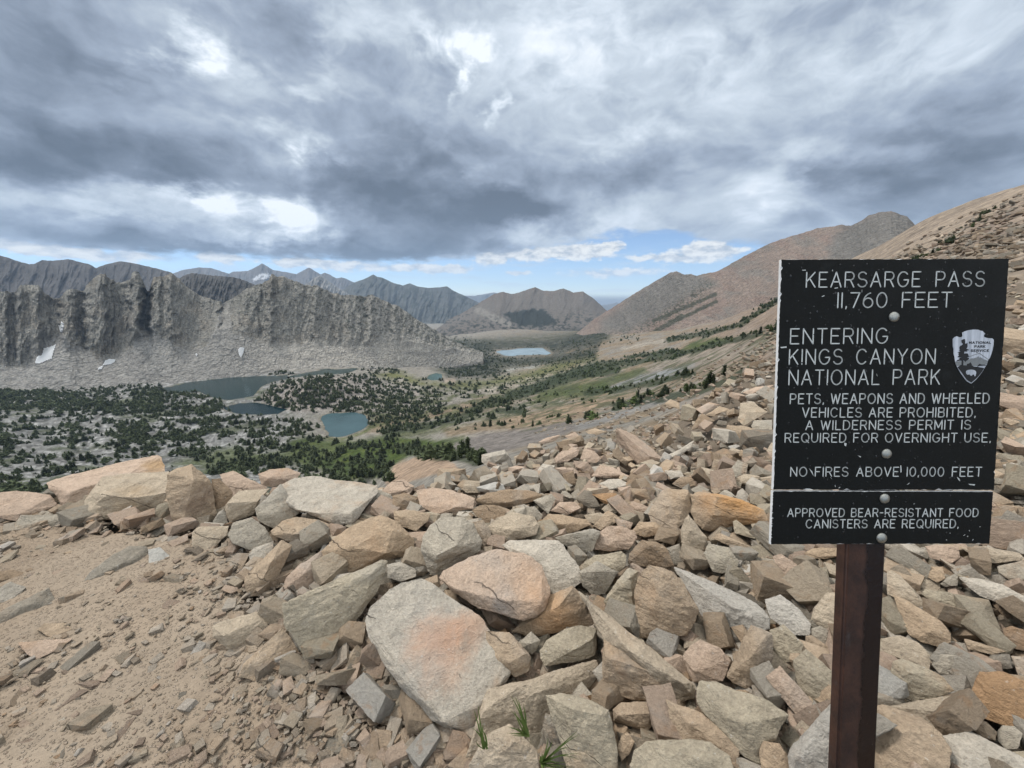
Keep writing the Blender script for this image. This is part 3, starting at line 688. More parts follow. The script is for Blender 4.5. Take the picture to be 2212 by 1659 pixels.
# wet margin of the lakes
put((.20, .175, .115), (1 - sstep(np.abs(LD - 1 + 4 * n_fine), 1, 6)) * 0.6)
put((.06, .075, .07), (LD < 0) * 1.0)
M_val = terrain_mat('valley_ground', 0.03, 0.9, 6.0, 0.4, 0.14)
vo = link('valley_ground', mesh_np('valley_ground', VP, grid_faces(NR, NT), True, col.reshape(-1, 3) * 0.62), M_val); tag(vo, kind='structure')  # whole valley tint dimmed to stand in for cloud shadow

def water_mat(name, colr):
    m, g, b = new_mat(name, 0.12, 0.10)
    tc = g.node('ShaderNodeTexCoord').outputs['Object']
    n = g.noise(tc, 0.02, 5, 0.6); w = g.noise(tc, 0.35, 4, 0.7)
    g.l.new(g.v('SCALE', g.node('ShaderNodeRGB').outputs[0], g.lin(n, 0.2, 0.8, 0.8, 1.25)), b.inputs['Base Color'])
    [x for x in g.n if x.type == 'RGB'][0].outputs[0].default_value = (*colr, 1)
    g.l.new(g.lin(w, 0.3, 0.7, 0.08, 0.22), b.inputs['Roughness'])
    bump(g, b, w, 0.25, 0.6)
    return m
WCOL = [(.004, .020, .022), (.007, .026, .025), (.003, .014, .018), (.040, .072, .078), (.05, .085, .075), (.20, .26, .29)]  # last one, the far lake: sky reflection painted into its pale base colour
for i, (lv, W) in enumerate(lake_polys):
    bm = bmesh.new(); vs = [bm.verts.new((x, y, lv)) for x, y in W]; f = bm.faces.new(vs)
    if f.normal.z < 0: f.normal_flip()
    bmesh.ops.triangulate(bm, faces=bm.faces[:])
    bm.normal_update()
    for f in bm.faces:
        if f.normal.z < 0: f.normal_flip()
    me = bpy.data.meshes.new('lake_water'); bm.to_mesh(me); bm.free()
    o = link('lake_water', me, water_mat('lake_water', WCOL[i])); tag(o, kind='structure')

# ------------------------------------------------------------------ air
def haze():
    m = bpy.data.materials.new('haze'); m.use_nodes = True; g = G(m.node_tree); g.n.clear()
    out = g.node('ShaderNodeOutputMaterial'); v = g.node('ShaderNodeVolumePrincipled')
    v.inputs['Color'].default_value = (0.55, 0.74, 1.0, 1); v.inputs['Density'].default_value = 2.7e-5
    v.inputs['Anisotropy'].default_value = 0.0
    g.l.new(v.outputs[0], out.inputs['Volume'])
    bm = bmesh.new(); bmesh.ops.create_cube(bm, size=1.0)
    for q in bm.verts:
        q.co = Vector((q.co.x * 60000, q.co.y * 60000, -3200 if q.co.z < 0 else 1500))
    me = bpy.data.meshes.new('haze'); bm.to_mesh(me); bm.free()
    me.materials.append(m); o = bpy.data.objects.new('haze', me); C.objects.link(o); tag(o, kind='stuff')

# ------------------------------------------------------------------ the pass itself: dirt path and talus slope
GP = []
def gp(px, py, z=None, t=None):
    a, u = (px - CX) / F, (CY - py) / F
    d = np.array([a, CP + u * SP, -SP + u * CP]); k = z / d[2] if t is None else t
    GP.append(tuple(d * k))
for p in [(0, 1150), (0, 1600), (300, 1600), (700, 1640), (500, 1300), (150, 1120), (300, 1120), (460, 1120), (400, 1400), (600, 1450), (150, 1350)]: gp(*p, z=-1.55)
gp(1000, 1650, z=-1.53); gp(1106, 1650, z=-1.50); gp(900, 1250, z=-1.47); gp(700, 1200, z=-1.52); gp(650, 1100, z=-1.58); gp(800, 1080, z=-1.60); gp(560, 1080, z=-1.58)
gp(1050, 1075, z=-1.62); gp(900, 1050, z=-1.72); gp(1100, 1400, z=-1.46); gp(1300, 1400, z=-1.38); gp(1500, 1640, z=-1.28); gp(1700, 1500, z=-1.2); gp(2000, 1640, z=-1.10)
gp(1600, 1250, z=-1.30); gp(1350, 1200, z=-1.42); gp(1500, 1060, z=-1.50); gp(1250, 1060, z=-1.66); gp(2200, 1500, z=-1.08); gp(2200, 1250, z=-1.02); gp(1950, 1300, z=-1.12)
gp(1200, 978, t=5.6); gp(1060, 1000, t=5.0); gp(1400, 945, t=6.2); gp(1500, 890, t=7.0); gp(1600, 815, t=7.6); gp(1690, 785, t=7.4); gp(2200, 1000, t=2.45); gp(2200, 800, t=4.2); gp(2200, 680, t=6.6)
gp(1600, 950, t=4.6); gp(1900, 900, t=4.4); gp(1800, 780, t=7.2); gp(2000, 700, t=8.0); gp(2212, 600, t=13.0); gp(2050, 640, t=15.0); gp(1920, 715, t=15.0); gp(1640, 806, t=10.5); gp(1560, 855, t=10.0); gp(1450, 915, t=9.0)
for _x, _y in ((1150, 1035), (1250, 1005), (1350, 965), (1450, 925), (1550, 868), (1650, 806), (1720, 775)):
    gp(_x, _y + 8, t=15.0); gp(_x, _y + 30, t=23.0)

for p in [(-4.6, 3.1, -1.75), (-3.2, 2.9, -1.62), (-5, 2.0, -1.6), (-6, 1, -1.6), (-3, 0.3, -1.55), (0, 0.2, -1.5), (1.5, 0, -1.15), (3, .6, -.8), (6, 2, -.3), (-1.5, 3.1, -1.75), (-3, 4.0, -2.6), (-6, 4.5, -3.0), (-1, 4.6, -2.8), (-3, 7, -5.2),
          (0, 8, -5.0), (-8, 8, -6.5), (2.0, 9, -4.7), (-3, 14, -10.5), (10, 4, .5), (14, 6, .9), (16, 16, -.4), (-10, 16, -12), (22, 12, 1.6), (-12, 4, -3.4), (-12, -2, -2.0), (10, -4, 1.0), (0, -4, -1.4)]: GP.append(p)
GP = np.array(GP, float)
_ga = GP[:, :2] / 3.0; _gn = len(GP)
_k = _tps(np.linalg.norm(_ga[:, None] - _ga[None], axis=-1))
_m = np.zeros((_gn + 3, _gn + 3)); _m[:_gn, :_gn] = _k + 0.004 * np.eye(_gn); _m[:_gn, _gn] = 1; _m[:_gn, _gn + 1:] = _ga; _m[_gn:, :_gn] = _m[:_gn, _gn:].T
_gw = np.linalg.solve(_m, np.concatenate([GP[:, 2], np.zeros(3)]))
def ground_z(x, y):
    q = np.stack([np.asarray(x, float), np.asarray(y, float)], -1) / 3.0
    sh = q.shape[:-1]; q = q.reshape(-1, 2); out = np.empty(len(q))
    for i in range(0, len(q), 40000):
        d = np.linalg.norm(q[i:i + 40000, None] - _ga[None], axis=-1)
        out[i:i + 40000] = _tps(d) @ _gw[:_gn] + _gw[_gn] + q[i:i + 40000] @ _gw[_gn + 1:]
    return out.reshape(sh)
# fast look-up on a fine grid
_gx = np.linspace(-16, 26, 421); _gy = np.linspace(-5, 26, 311)
_gz = ground_z(_gx[None, :] + 0 * _gy[:, None], _gy[:, None] + 0 * _gx[None, :])
def gz(x, y):
    a = np.clip((np.asarray(x, float) + 16) / 42 * 420, 0, 419.999); b = np.clip((np.asarray(y, float) + 5) / 31 * 310, 0, 309.999)
    i = a.astype(int); j = b.astype(int); fa = a - i; fb = b - j
    return (_gz[j, i] * (1 - fa) + _gz[j, i + 1] * fa) * (1 - fb) + (_gz[j + 1, i] * (1 - fa) + _gz[j + 1, i + 1] * fa) * fb
def camray(px, py):
    a = (np.asarray(px, float) - CX) / F; u = (CY - np.asarray(py, float)) / F
    return np.stack([a, CP + u * SP, -SP + u * CP], -1)     # one unit along the optical axis
_TS = np.exp(np.linspace(math.log(0.5), math.log(22), 500))
def ground_hit(px, py, off=0.0, strict=False):
    d = camray(px, py); p = d[None] * _TS[:, None]
    h = p[:, 2] - gz(p[:, 0], p[:, 1]) - off
    w = np.where(h < 0)[0]
    if len(w) == 0: return 99.0 if strict else float(_TS[np.argmin(h)])
    i = max(w[0], 1); a, b = h[i - 1], h[i]
    return float(_TS[i - 1] + (_TS[i] - _TS[i - 1]) * a / (a - b + 1e-12))

# where the trodden path is, on the ground plane
PATH = [(-400, 1130), (0, 1110), (120, 1130), (260, 1140), (420, 1150), (500, 1180), (560, 1270), (600, 1330), (600, 1400), (640, 1430), (720, 1445), (790, 1510), (880, 1570), (1000, 1610), (1030, 1760), (-400, 1900)]
PATHW = np.array([camray(*p)[:2] * ground_hit(*p) for p in PATH[:-2]] + [(0.1, 0.3), (-4, 0.0)])
def path_sd(x, y): return poly_sd(x, y, [tuple(p) for p in PATHW])
def build_ground():
    nt, nr = 760, 430
    t = np.linspace(R(-112), R(112), nt); r = np.exp(np.linspace(math.log(0.35), math.log(24), nr))
    T, RR_ = t[None, :] + 0 * r[:, None], r[:, None] + 0 * t[None, :]
    x, y = np.sin(T) * RR_, np.cos(T) * RR_
    z = gz(x, y)
    sd = path_sd(x, y)
    dirt = 1 - sstep(sd + 0.10 * fbm(x * 4, y * 4, oct=4, seed=91), -0.10, 0.16)
    z = z + 0.035 * fbm(x * 1.3, y * 1.3, oct=4, seed=92) + 0.014 * fbm(x * 7, y * 7, oct=5, gain=.6, seed=93)
    z = z - (1 - dirt) * 0.16 + dirt * 0.006 * fbm(x * 38, y * 38, oct=3, seed=94) + (1 - dirt) * 0.05 * fbm(x * 3, y * 3, oct=5, seed=95)
    c = shade((.245, .190, .138), 1 + 0.30 * fbm(x * 2.2, y * 2.2, oct=5, seed=96) + .2 * fbm(x * 14, y * 14, oct=4, seed=97))
    c = blend(c, shade((.29, .235, .178), 1 + 0 * x), sstep(fbm(x * 1.0, y * 1.0, oct=4, seed=98), -0.05, 0.3) * 0.6)
    c = blend(c, shade((.15, .12, .09), 1 + .3 * fbm(x * 8, y * 8, oct=4, seed=99)), 1 - dirt)
    m, g, b = new_mat('dirt', 0.97, 0.12)
    tc = g.node('ShaderNodeTexCoord').outputs['Object']
    n1 = g.noise(tc, 9.0, 8, 0.7); n2 = g.noise(tc, 75.0, 6, 0.65); vo_ = g.voro(tc, 70.0)
    vc = g.voro(tc, 70.0, out='Color')
    grit = g.sm(vo_, 0.20, 0.42, 1.0, 0.0)
    f = g.m('ADD', g.m('ADD', 0.45, g.m('MULTIPLY', n1, 0.55)), g.m('MULTIPLY', n2, 0.55))
    base = g.v('SCALE', attr(g, 'tint'), f)
    gcol = g.mix(g.sep(vc)[0], (.17, .125, .09), (.36, .295, .235))
    g.l.new(g.mix(g.m('MULTIPLY', grit, g.sm(g.sep(vc)[1], 0.45, 0.55, 0, 0.75)), base, gcol), b.inputs['Base Color'])
    bump(g, b, g.m('ADD', g.m('MULTIPLY', n2, 0.7), g.m('MULTIPLY', grit, 0.6)), 0.9, 0.012)
    P = np.stack([x, y, z], -1)
    o = link('dirt_ground', mesh_np('dirt_ground', P, grid_faces(nr, nt)[:, ::-1], True, c.reshape(-1, 3)), m); tag(o, kind='structure')
build_ground()

# ------------------------------------------------------------------ stone
TINT = {'beige': (.54, .44, .325), 'pink': (.56, .42, .315), 'pale': (.59, .52, .425), 'grey': (.47, .41, .325), 'dark': (.26, .22, .17), 'orange': (.52, .385, .26),
        'rust': (.41, .255, .14), 'olive': (.49, .415, .305), 'tan': (.50, .38, .265), 'brown': (.37, .27, .18), 'white': (.66, .62, .55), 'granite': (.56, .51, .44)}
def stone_mat(name, use_attr, scale=1.0, speck=0.5, stains=()):
    m, g, b = new_mat(name, 0.92, 0.2)
    tc = g.node('ShaderNodeTexCoord').outputs['Object']
    oi = g.node('ShaderNodeObjectInfo')
    rnd = oi.outputs['Random']
    base = attr(g, 'tint') if use_attr else oi.outputs['Color']
    p = g.v('ADD', tc, g.v('SCALE', g.xyz(rnd, g.m('MULTIPLY', rnd, 7.3), g.m('MULTIPLY', rnd, 3.1)), 40.0))
    if use_attr: p = tc
    big = g.noise(p, 3.2 * scale, 6, 0.6, 0.6)
    med = g.noise(p, 14.0 * scale, 8, 0.68, 0.3)
    fin = g.noise(p, 95.0 * scale, 6, 0.72)
    # grain, stretched along the bedding so faces look split rather than moulded
    bed = g.noise(g.v('MULTIPLY', p, (1.0, 1.0, 5.0)), 9.0 * scale, 7, 0.62, 0.8)
    c = g.v('SCALE', base, g.m('ADD', 0.50, g.m('MULTIPLY', med, 0.70)))
    c = g.v('SCALE', c, g.m('ADD', 0.35, g.m('MULTIPLY', fin, 1.12)))
    # iron staining in patches, grey weathering in others
    st = g.m('MULTIPLY', g.sm(big, 0.54, 0.70), g.lin(rnd, 0.0, 1.0, 0.25, 0.9) if not use_attr else 0.5)
    c = g.mix(st, c, g.mix(0.6, c, (.40, .235, .125)))
    for ctr, rad, cl, amt in stains:                       # a stain at one spot of one stone
        dd = g.v('LENGTH', g.v('SUBTRACT', tc, ctr))
        dd = g.m('ADD', dd, g.m('MULTIPLY', g.m('SUBTRACT', g.noise(tc, 7.0, 9, 0.72), 0.5), rad * 1.7))
        c = g.mix(g.sm(dd, rad * 0.15, rad * 1.2, amt, 0.0), c, g.mix(0.78, c, cl))
    gr = g.sm(g.noise(g.v('ADD', p, (9.1, 3.3, 5.5)), 2.6 * scale, 6, 0.62, 0.5), 0.54, 0.68, 0.0, 0.55)
    c = g.mix(gr, c, g.mix(0.5, c, (.37, .35, .315)))
    # dark lichen flecks
    sp = g.sm(g.noise(p, 42.0 * scale, 5, 0.75), 0.60, 0.70, 0.0, speck)
    c = g.mix(sp, c, (.12, .105, .09))
    lt = g.sm(g.noise(g.v('ADD', p, (3.0, 8.0, 1.0)), 60.0 * scale, 4, 0.7), 0.62, 0.72, 0.0, 0.35)
    c = g.mix(lt, c, (.68, .65, .60))
    # thin cracks
    sx = g.m('ADD', g.v('DOT_PRODUCT', p, (0.9 * scale, 0.7 * scale, 2.3 * scale)), g.m('MULTIPLY', g.noise(p, 2.6 * scale, 5, 0.55), 0.55))
    cr = g.sm(g.m('ABSOLUTE', g.m('SUBTRACT', g.m('FRACT', sx), 0.5)), 0.0, g.lin(fin, 0.35, 0.65, 0.003, 0.012), 1.0, 0.0)
    cr = g.m('MULTIPLY', cr, g.sm(g.noise(p, 4.2 * scale, 4), 0.50, 0.60))
    c = g.mix(g.m('MULTIPLY', cr, 0.55), c, (.10, .08, .06))
    g.l.new(c, b.inputs['Base Color'])
    h = g.m('ADD', g.m('ADD', g.m('MULTIPLY', med, 0.55), g.m('MULTIPLY', fin, 0.40)), g.m('SUBTRACT', g.m('MULTIPLY', bed, 0.42), g.m('MULTIPLY', cr, 0.8)))
    bump(g, b, h, 0.95, 0.032 / scale)
    return m
M_stone = stone_mat('stone', False)
M_rubble = stone_mat('rubble_stone', True, 1.6, 0.35)

def hull_mesh(pts, L, rough, seed, bev=0.003, name='stone'):
    """angular block: the hull of pts, edges knocked off, broken into small faces and roughened; pts about its own origin"""
    pts = np.asarray(pts, float); size = float(np.linalg.norm(pts.max(0) - pts.min(0)))
    bm = bmesh.new()
    for p in pts: bm.verts.new(p)
    r = bmesh.ops.convex_hull(bm, input=bm.verts[:])
    bmesh.ops.delete(bm, geom=list({v for v in r['geom_interior'] + r['geom_unused'] if isinstance(v, bmesh.types.BMVert)}), context='VERTS')
    bmesh.ops.dissolve_limit(bm, angle_limit=R(5), verts=bm.verts[:], edges=bm.edges[:])
    if bev > 0:
        try: bmesh.ops.bevel(bm, geom=bm.edges[:], offset=size * bev, segments=1, affect='EDGES', clamp_overlap=True, profile=0.5)
        except Exception: pass
    bmesh.ops.triangulate(bm, faces=bm.faces[:])
    L = max(L, size / 75.0)
    for k in range(9):
        es = [e for e in bm.edges if e.calc_length() > L * 1.35]
        if not es or len(bm.verts) > 9000: break
        bmesh.ops.subdivide_edges(bm, edges=es, cuts=1)
        bmesh.ops.triangulate(bm, faces=bm.faces[:])
    bm.normal_update()
    me = bpy.data.meshes.new(name); bm.to_mesh(me); bm.free()
    n = len(me.vertices); co = np.empty(n * 3, np.float32); no = np.empty(n * 3, np.float32)
    me.vertices.foreach_get('co', co); me.vertex_normals.foreach_get('vector', no)
    co = co.reshape(-1, 3).astype(float); no = no.reshape(-1, 3)
    q = co / size + seed * 1.37
    d = 0.012 * fbm(q[:, 0] * 3, q[:, 1] * 3, q[:, 2] * 3, oct=3, seed=seed)
    led = fbm(q[:, 0] * 4.5, q[:, 1] * 4.5, q[:, 2] * 9, oct=4, seed=seed + 3)
    d = d + 0.022 * (np.round(led * 7) / 7 * 0.7 + led * 0.3)                 # broken ledges
    d = d + 0.008 * fbm(q[:, 0] * 22, q[:, 1] * 22, q[:, 2] * 22, oct=3, gain=.6, seed=seed + 5)
    co = co + no * (d * size * rough)[:, None]
    me.vertices.foreach_set('co', co.astype(np.float32).ravel())
    me.polygons.foreach_set('use_smooth', np.ones(len(me.polygons), bool))
    me.set_sharp_from_angle(angle=R(17)); me.update()
    return me

TILE = {'5': (0.0, 932.6, .4378), '6': (548.6, 932.6, .4378), '7': (1097.2, 932.6, .4378), 'r': (1663.4, 1042.3, .3717), 'b': (987.5, 822.9, .3224)}
ROCKS = []          # every stone that is a thing of its own: outline on the photograph, look words, object
def hero(tile, tint, alpha, pts, ridge=(), thick=0.45, look=None, near=0.0, rough=1.0, mult=1.0):
    x0, y0, s = TILE[tile]
    o = np.array([(x0 + a * s, y0 + b * s) for a, b in pts])
    c = o.mean(0)
    i = int(np.argmax(o[:, 1])); d = camray(*o[i]); t0 = ground_hit(*o[i], off=0.0) * (1 - near)
    A = d * t0
    hd = np.array([d[0], d[1], 0]); hd /= np.linalg.norm(hd)
    al = R(alpha); n = -math.sin(al) * hd + math.cos(al) * np.array([0, 0, 1.0])
    def depth(px, py):
        q = camray(px, py); den = q @ n
        t = (A @ n) / den if abs(den) > 0.05 else t0
        return float(np.clip(t, t0 * 0.75, t0 * 1.8))
    W = [camray(*p) * depth(*p) for p in o]
    size = float(np.max(np.linalg.norm(np.array(W) - np.mean(W, 0), axis=1)) * 2)
    rr = random.Random(len(ROCKS) * 13 + 5)
    P = list(W)
    rl = [(x0 + a * s, y0 + b * s, pl) for a, b, pl in ridge]
    rl0 = set(rl)
    if len(rl) < 5:
        for _ in range(5 - len(rl)):
            w = np.array([rr.random() ** 1.3 for _ in o]); w /= w.sum(); q = (w[:, None] * o).sum(0)
            q = c + (q - c) * 2.0
            if in_poly(np.array([q[0]]), np.array([q[1]]), o)[0]: rl.append((q[0], q[1], (0.03 + 0.05 * rr.random()) * (0.4 if thick < 0.25 else 1.0)))
    for a, b_, pl in rl:
        t = depth(a, b_); q = camray(a, b_); pl = pl * 2.1 + 0.025 if (a, b_, pl) in rl0 else pl
        P.append(q * (t - pl * size / np.linalg.norm(q)))
    for p in o:                                        # the hidden far side, reaching down into the ground
        for sh, k in ((0.84, 1.0), (0.5, 1.4)):
            q = c + (p - c) * sh; qq = camray(*q); dq = depth(*q)
            tg = ground_hit(*q) + 0.06
            P.append(qq * min(max(tg, dq + 0.25 * thick * size), dq + (thick * k + 0.22) * size / np.linalg.norm(qq)))
    P = np.array(P); org = np.mean(W, 0)
    L = 3.0 * t0 / F
    me = hull_mesh(P - org, L, rough, len(ROCKS) + 3)
    ob = link('stone', me, M_stone); ob.location = org
    k = 1.00 + 0.16 * (rr.random() - 0.5); ob.color = (*(np.array(TINT[tint]) * k * mult), 1)
    ROCKS.append(dict(A=A, n=n, t0=t0, o=o, c=o.mean(0), ob=ob, tint=tint, look=look, size=np.ptp(o, 0).max(), big=look is not None, aspect=np.ptp(o[:, 0]) / max(np.ptp(o[:, 1]), 1)))
    return ob
H = hero
# left row along the edge of the drop
H('5','pink',22,[(228,255),(340,215),(520,180),(640,140),(780,110),(800,122),(820,165),(815,195),(640,230),(505,260),(470,290),(400,345),(330,375),(240,275)],[(345,300,.06),(640,208,.05),(470,262,.04)],.3,'long pale pink slab tilted up along the drop, its right end brown')
H('5','beige',32,[(480,262),(510,215),(600,212),(730,203),(835,195),(832,290),(825,400),(770,412),(690,402),(640,400),(560,430),(470,435),(395,400),(415,340),(440,290)],[(520,318,.10),(680,322,.10),(822,298,.08)],.35,'broad cream slab with a shaded brown front')
H('5','tan',62,[(828,210),(870,185),(945,158),(990,190),(1030,230),(1045,250),(1070,400),(1050,430),(930,455),(880,470),(840,420),(825,330),(815,290)],[(955,238,.10),(905,435,.05),(900,300,.03)],.4,'upright dark faced block with a rusty patch on its front')
H('5','brown',50,[(1040,232),(1085,228),(1150,300),(1130,350),(1100,390),(1070,400)],(),.4)
H('5','pink',25,[(0,300),(75,290),(180,300),(250,315),(285,360),(200,400),(110,415),(80,440),(0,425),(-40,420),(-60,330)],[(100,405,.05),(245,325,.04)],.3,'flat pinkish slab at the outer end of the rock row')
H('5','grey',40,[(75,450),(100,410),(330,408),(380,420),(250,485),(70,490)],(),.4,'low grey brick shaped stone under the flat pinkish slab')
H('5','pink',30,[(1082,210),(1150,192),(1230,235),(1320,275),(1290,290),(1150,305),(1110,265)],(),.4)
H('5','beige',45,[(1125,345),(1180,290),(1330,280),(1290,330),(1255,385),(1250,410),(1130,450),(1105,370)],[(1122,352,.06),(1270,345,.08)],.4)
H('5','grey',50,[(1050,440),(1080,395),(1105,380),(1125,450),(1060,465)],(),.4)
H('5','pink',35,[(1275,210),(1330,185),(1420,178),(1485,205),(1460,240),(1340,275),(1290,262)],[(1325,230,.08)],.4,'pink and orange stone against the meadow, on the skyline of the rocks')
H('6','pale',20,[(130,265),(200,230),(310,222),(420,238),(540,255),(610,265),(615,300),(560,330),(518,365),(500,420),(480,460),(400,455),(300,420),(200,385),(140,330),(135,295)],[(215,385,.02),(480,400,.03),(300,400,.03)],.16,'wide near white slab lying across smaller blocks')
H('6','grey',35,[(520,265),(612,285),(675,310),(680,350),(640,370),(530,385),(510,340)],(),.3)
H('5','grey',50,[(1255,380),(1330,310),(1385,255),(1400,290),(1480,400),(1400,440),(1370,480),(1330,470),(1270,440)],(),.4,'streaky grey block propping up the wide near white slab')
H('6','tan',40,[(80,490),(140,440),(210,420),(300,430),(390,465),(370,500),(280,535),(220,560),(150,520),(90,510)],[(200,505,.05),(300,490,.05)],.4,'lens shaped tan stone below the wide near white slab')
H('5','beige',35,[(945,500),(975,470),(1130,462),(1120,510),(1060,570),(1010,592),(950,570)],(),.4)
H('5','grey',45,[(1120,510),(1150,450),(1240,425),(1310,470),(1340,530),(1360,560),(1290,590),(1220,580),(1150,550)],(),.4)
H('5','pale',45,[(1225,610),(1250,575),(1350,540),(1345,590),(1300,630),(1250,655),(1235,640)],(),.4)
H('5','tan',50,[(1205,760),(1210,720),(1270,650),(1390,540),(1440,560),(1430,600),(1390,660),(1350,760),(1300,810),(1240,815),(1215,790)],[(1340,640,.10),(1300,720,.08)],.4,'rough tan block leaning at the edge of the path')
H('5','grey',35,[(395,755),(440,700),(560,605),(640,565),(720,570),(730,600),(725,650),(640,670),(560,710),(460,745)],[(600,650,.05)],.3,'blue grey wedge half buried in the dirt',mult=.66)
H('5','white',40,[(730,580),(790,570),(845,620),(800,640),(735,655)],(),.4,'bright white stone touching the blue grey wedge')
H('5','pale',35,[(-50,800),(0,775),(50,740),(130,765),(80,830),(0,870),(-50,880)],(),.35,mult=.75)
H('5','grey',40,[(-60,930),(0,900),(30,870),(120,830),(190,795),(240,770),(285,860),(200,920),(60,970),(0,975),(-60,980)],[(150,850,.05)],.35,'lichen spotted grey boulder at the far side of the path',mult=.66)
H('5','dark',45,[(285,820),(330,805),(380,830),(350,855),(290,860)],(),.4,'small dark stone beside the lichen spotted boulder')
H('5','brown',30,[(-40,700),(0,690),(60,680),(140,700),(120,735),(0,745),(-40,745)],(),.4)
H('5','tan',15,[(180,975),(220,945),(330,945),(355,975),(250,1015)],(),.2)
H('5','pink',20,[(90,1040),(130,1050),(200,1060),(360,1020),(300,1070),(180,1125),(130,1100)],(),.2,'flat pink flake lying on the dirt path')
H('5','grey',15,[(260,1440),(330,1400),(410,1395),(370,1440),(290,1455)],(),.2)
H('5','tan',12,[(120,1415),(180,1380),(270,1375),(210,1405)],(),.2)
H('5','beige',35,[(1045,960),(1080,940),(1270,890),(1290,905),(1350,985),(1290,1030),(1130,1085),(1110,1060),(1050,1010)],[(1105,1005,.08),(1285,930,.03)],.35,'oblong banded block on the edge of the path')
H('6','olive',58,[(140,850),(300,770),(500,680),(625,632),(655,640),(650,700),(600,800),(540,870),(500,940),(400,1010),(310,1090),(275,1140),(250,1110),(200,1030),(155,960)],[(585,700,.02),(540,840,.015),(400,850,.012)],.16,'large tilted olive grey slab leaning over dark gaps')
H('5','tan',40,[(1175,1210),(1200,1150),(1290,1090),(1340,1050),(1390,970),(1420,1000),(1480,1090),(1440,1150),(1330,1200),(1260,1230)],(),.35)
H('6','pale',36,[(540,930),(570,860),(660,780),(720,740),(830,718),(870,740),(950,800),(1080,880),(1130,930),(1150,970),(1170,1060),(1200,1130),(1280,1165),(1210,1230),(1150,1280),(1130,1400),(1080,1480),(1000,1470),(870,1430),(830,1380),(760,1300),(700,1200),(640,1150),(590,1070),(560,1010),(545,960)],[(940,1440,.03),(1105,1352,.03),(1000,1000,.012)],.2,'largest cream slab in the middle, stained orange across its face')
H('6','tan',45,[(1140,980),(1200,985),(1260,990),(1330,1060),(1365,1110),(1360,1180),(1290,1210),(1270,1190),(1160,1125),(1145,1060)],[(1265,1140,.06),(1340,1095,.06)],.3,near=.02)
H('6','pink',33,[(915,720),(935,690),(1000,650),(1100,610),(1200,580),(1330,600),(1420,660),(1460,760),(1465,800),(1430,870),(1380,915),(1330,935),(1280,910),(1180,880),(1080,850),(980,790)],[(1240,830,.03),(1000,780,.02),(1420,840,.02)],.16,'rounded pinkish slab resting on the largest cream slab',near=.06)
H('6','pale',33,[(1225,560),(1260,535),(1500,535),(1530,560),(1610,680),(1620,740),(1560,770),(1500,830),(1460,790),(1430,670),(1330,600)],(),.25,'pale slab with a black crack behind the rounded pinkish slab')
H('7','tan',48,[(20,985),(120,880),(210,800),(320,760),(360,800),(420,900),(440,960),(350,960),(200,985),(100,1010)],[(318,775,.05),(250,860,.06)],.3,'triangular orange tinged rock face under the pale cracked slab')
H('7','beige',42,[(350,790),(420,860),(540,980),(700,1110),(850,1220),(930,1245),(930,1330),(850,1340),(790,1310),(640,1180),(470,1030),(430,950)],[(600,1080,.04),(860,1240,.03)],.25,'long narrow sloping spine of beige rock')
H('6','grey',52,[(820,590),(830,520),(870,460),(920,425),(1030,420),(1080,450),(1125,540),(1110,590),(960,680),(900,720),(860,690)],[(905,610,.14),(1000,560,.10)],.4,'grey cube shaped block with a sharp front corner')
H('6','orange',45,[(325,590),(420,510),(520,450),(620,410),(700,440),(790,530),(790,580),(730,620),(660,620),(560,640),(470,695),(400,660),(345,625)],[(480,570,.06),(650,600,.07),(690,480,.05)],.35,'orange stained broken block left of the grey cube')
H('6','pink',45,[(160,720),(220,660),(330,590),(370,620),(340,690),(280,780),(230,790),(190,800),(130,790),(150,745)],[(250,700,.05)],.35,'splintered grey and orange stone leaning down to the path')
H('6','pale',40,[(655,660),(720,640),(800,680),(800,715),(720,740),(660,720)],(),.4)
H('6','tan',40,[(690,390),(790,390),(870,405),(860,440),(800,490),(700,460),(690,430)],(),.4)
H('6','pink',24,[(800,290),(880,275),(980,290),(1040,310),(1090,330),(1085,380),(1000,390),(900,410),(820,370)],[(1000,370,.03)],.25,'smooth pink slab on the brow of the slope')
H('6','brown',45,[(680,315),(740,300),(830,330),(820,380),(740,390),(685,385)],[(740,335,.06)],.4)
H('6','pink',35,[(630,290),(680,245),(740,235),(790,270),(770,310),(690,320),(640,310)],[(740,290,.07)],.4)
H('b','brown',45,[(125,800),(200,750),(330,730),(480,735),(580,765),(500,810),(370,850),(250,845),(160,820)],(),.3,'long dark lens shaped boulder')
H('b','brown',45,[(100,865),(150,830),(250,830),(330,870),(320,910),(260,940),(200,970),(150,930)],(),.4)
H('6','tan',50,[(1065,450),(1130,435),(1170,490),(1170,550),(1140,575),(1110,530)],(),.4)
H('b','beige',45,[(205,975),(260,920),(370,880),(520,910),(550,960),(530,1030),(420,1060),(300,1090),(240,1030)],[(380,1000,.06)],.35)
H('b','grey',50,[(425,890),(470,850),(520,840),(575,900),(560,950),(500,920)],(),.4)
H('b','orange',40,[(565,930),(610,890),(720,900),(870,930),(900,960),(800,1010),(740,1020),(680,1000),(600,980)],[(700,960,.05)],.35,'peach topped stone with a slate grey front')
H('b','grey',55,[(650,1050),(790,1015),(910,985),(960,1010),(910,1140),(850,1160),(780,1140),(720,1100)],[(800,1020,.05)],.4,'pale grey block split by one vertical crack')
H('b','pink',55,[(920,1080),(940,1020),(1010,975),(1110,970),(1190,1010),(1210,1050),(1150,1130),(1030,1140),(920,1130)],(),.4,'round shouldered pink boulder with a violet stain')
H('b','orange',50,[(1175,1000),(1220,945),(1330,945),(1390,1000),(1350,1030),(1260,1050),(1200,1030)],(),.4)
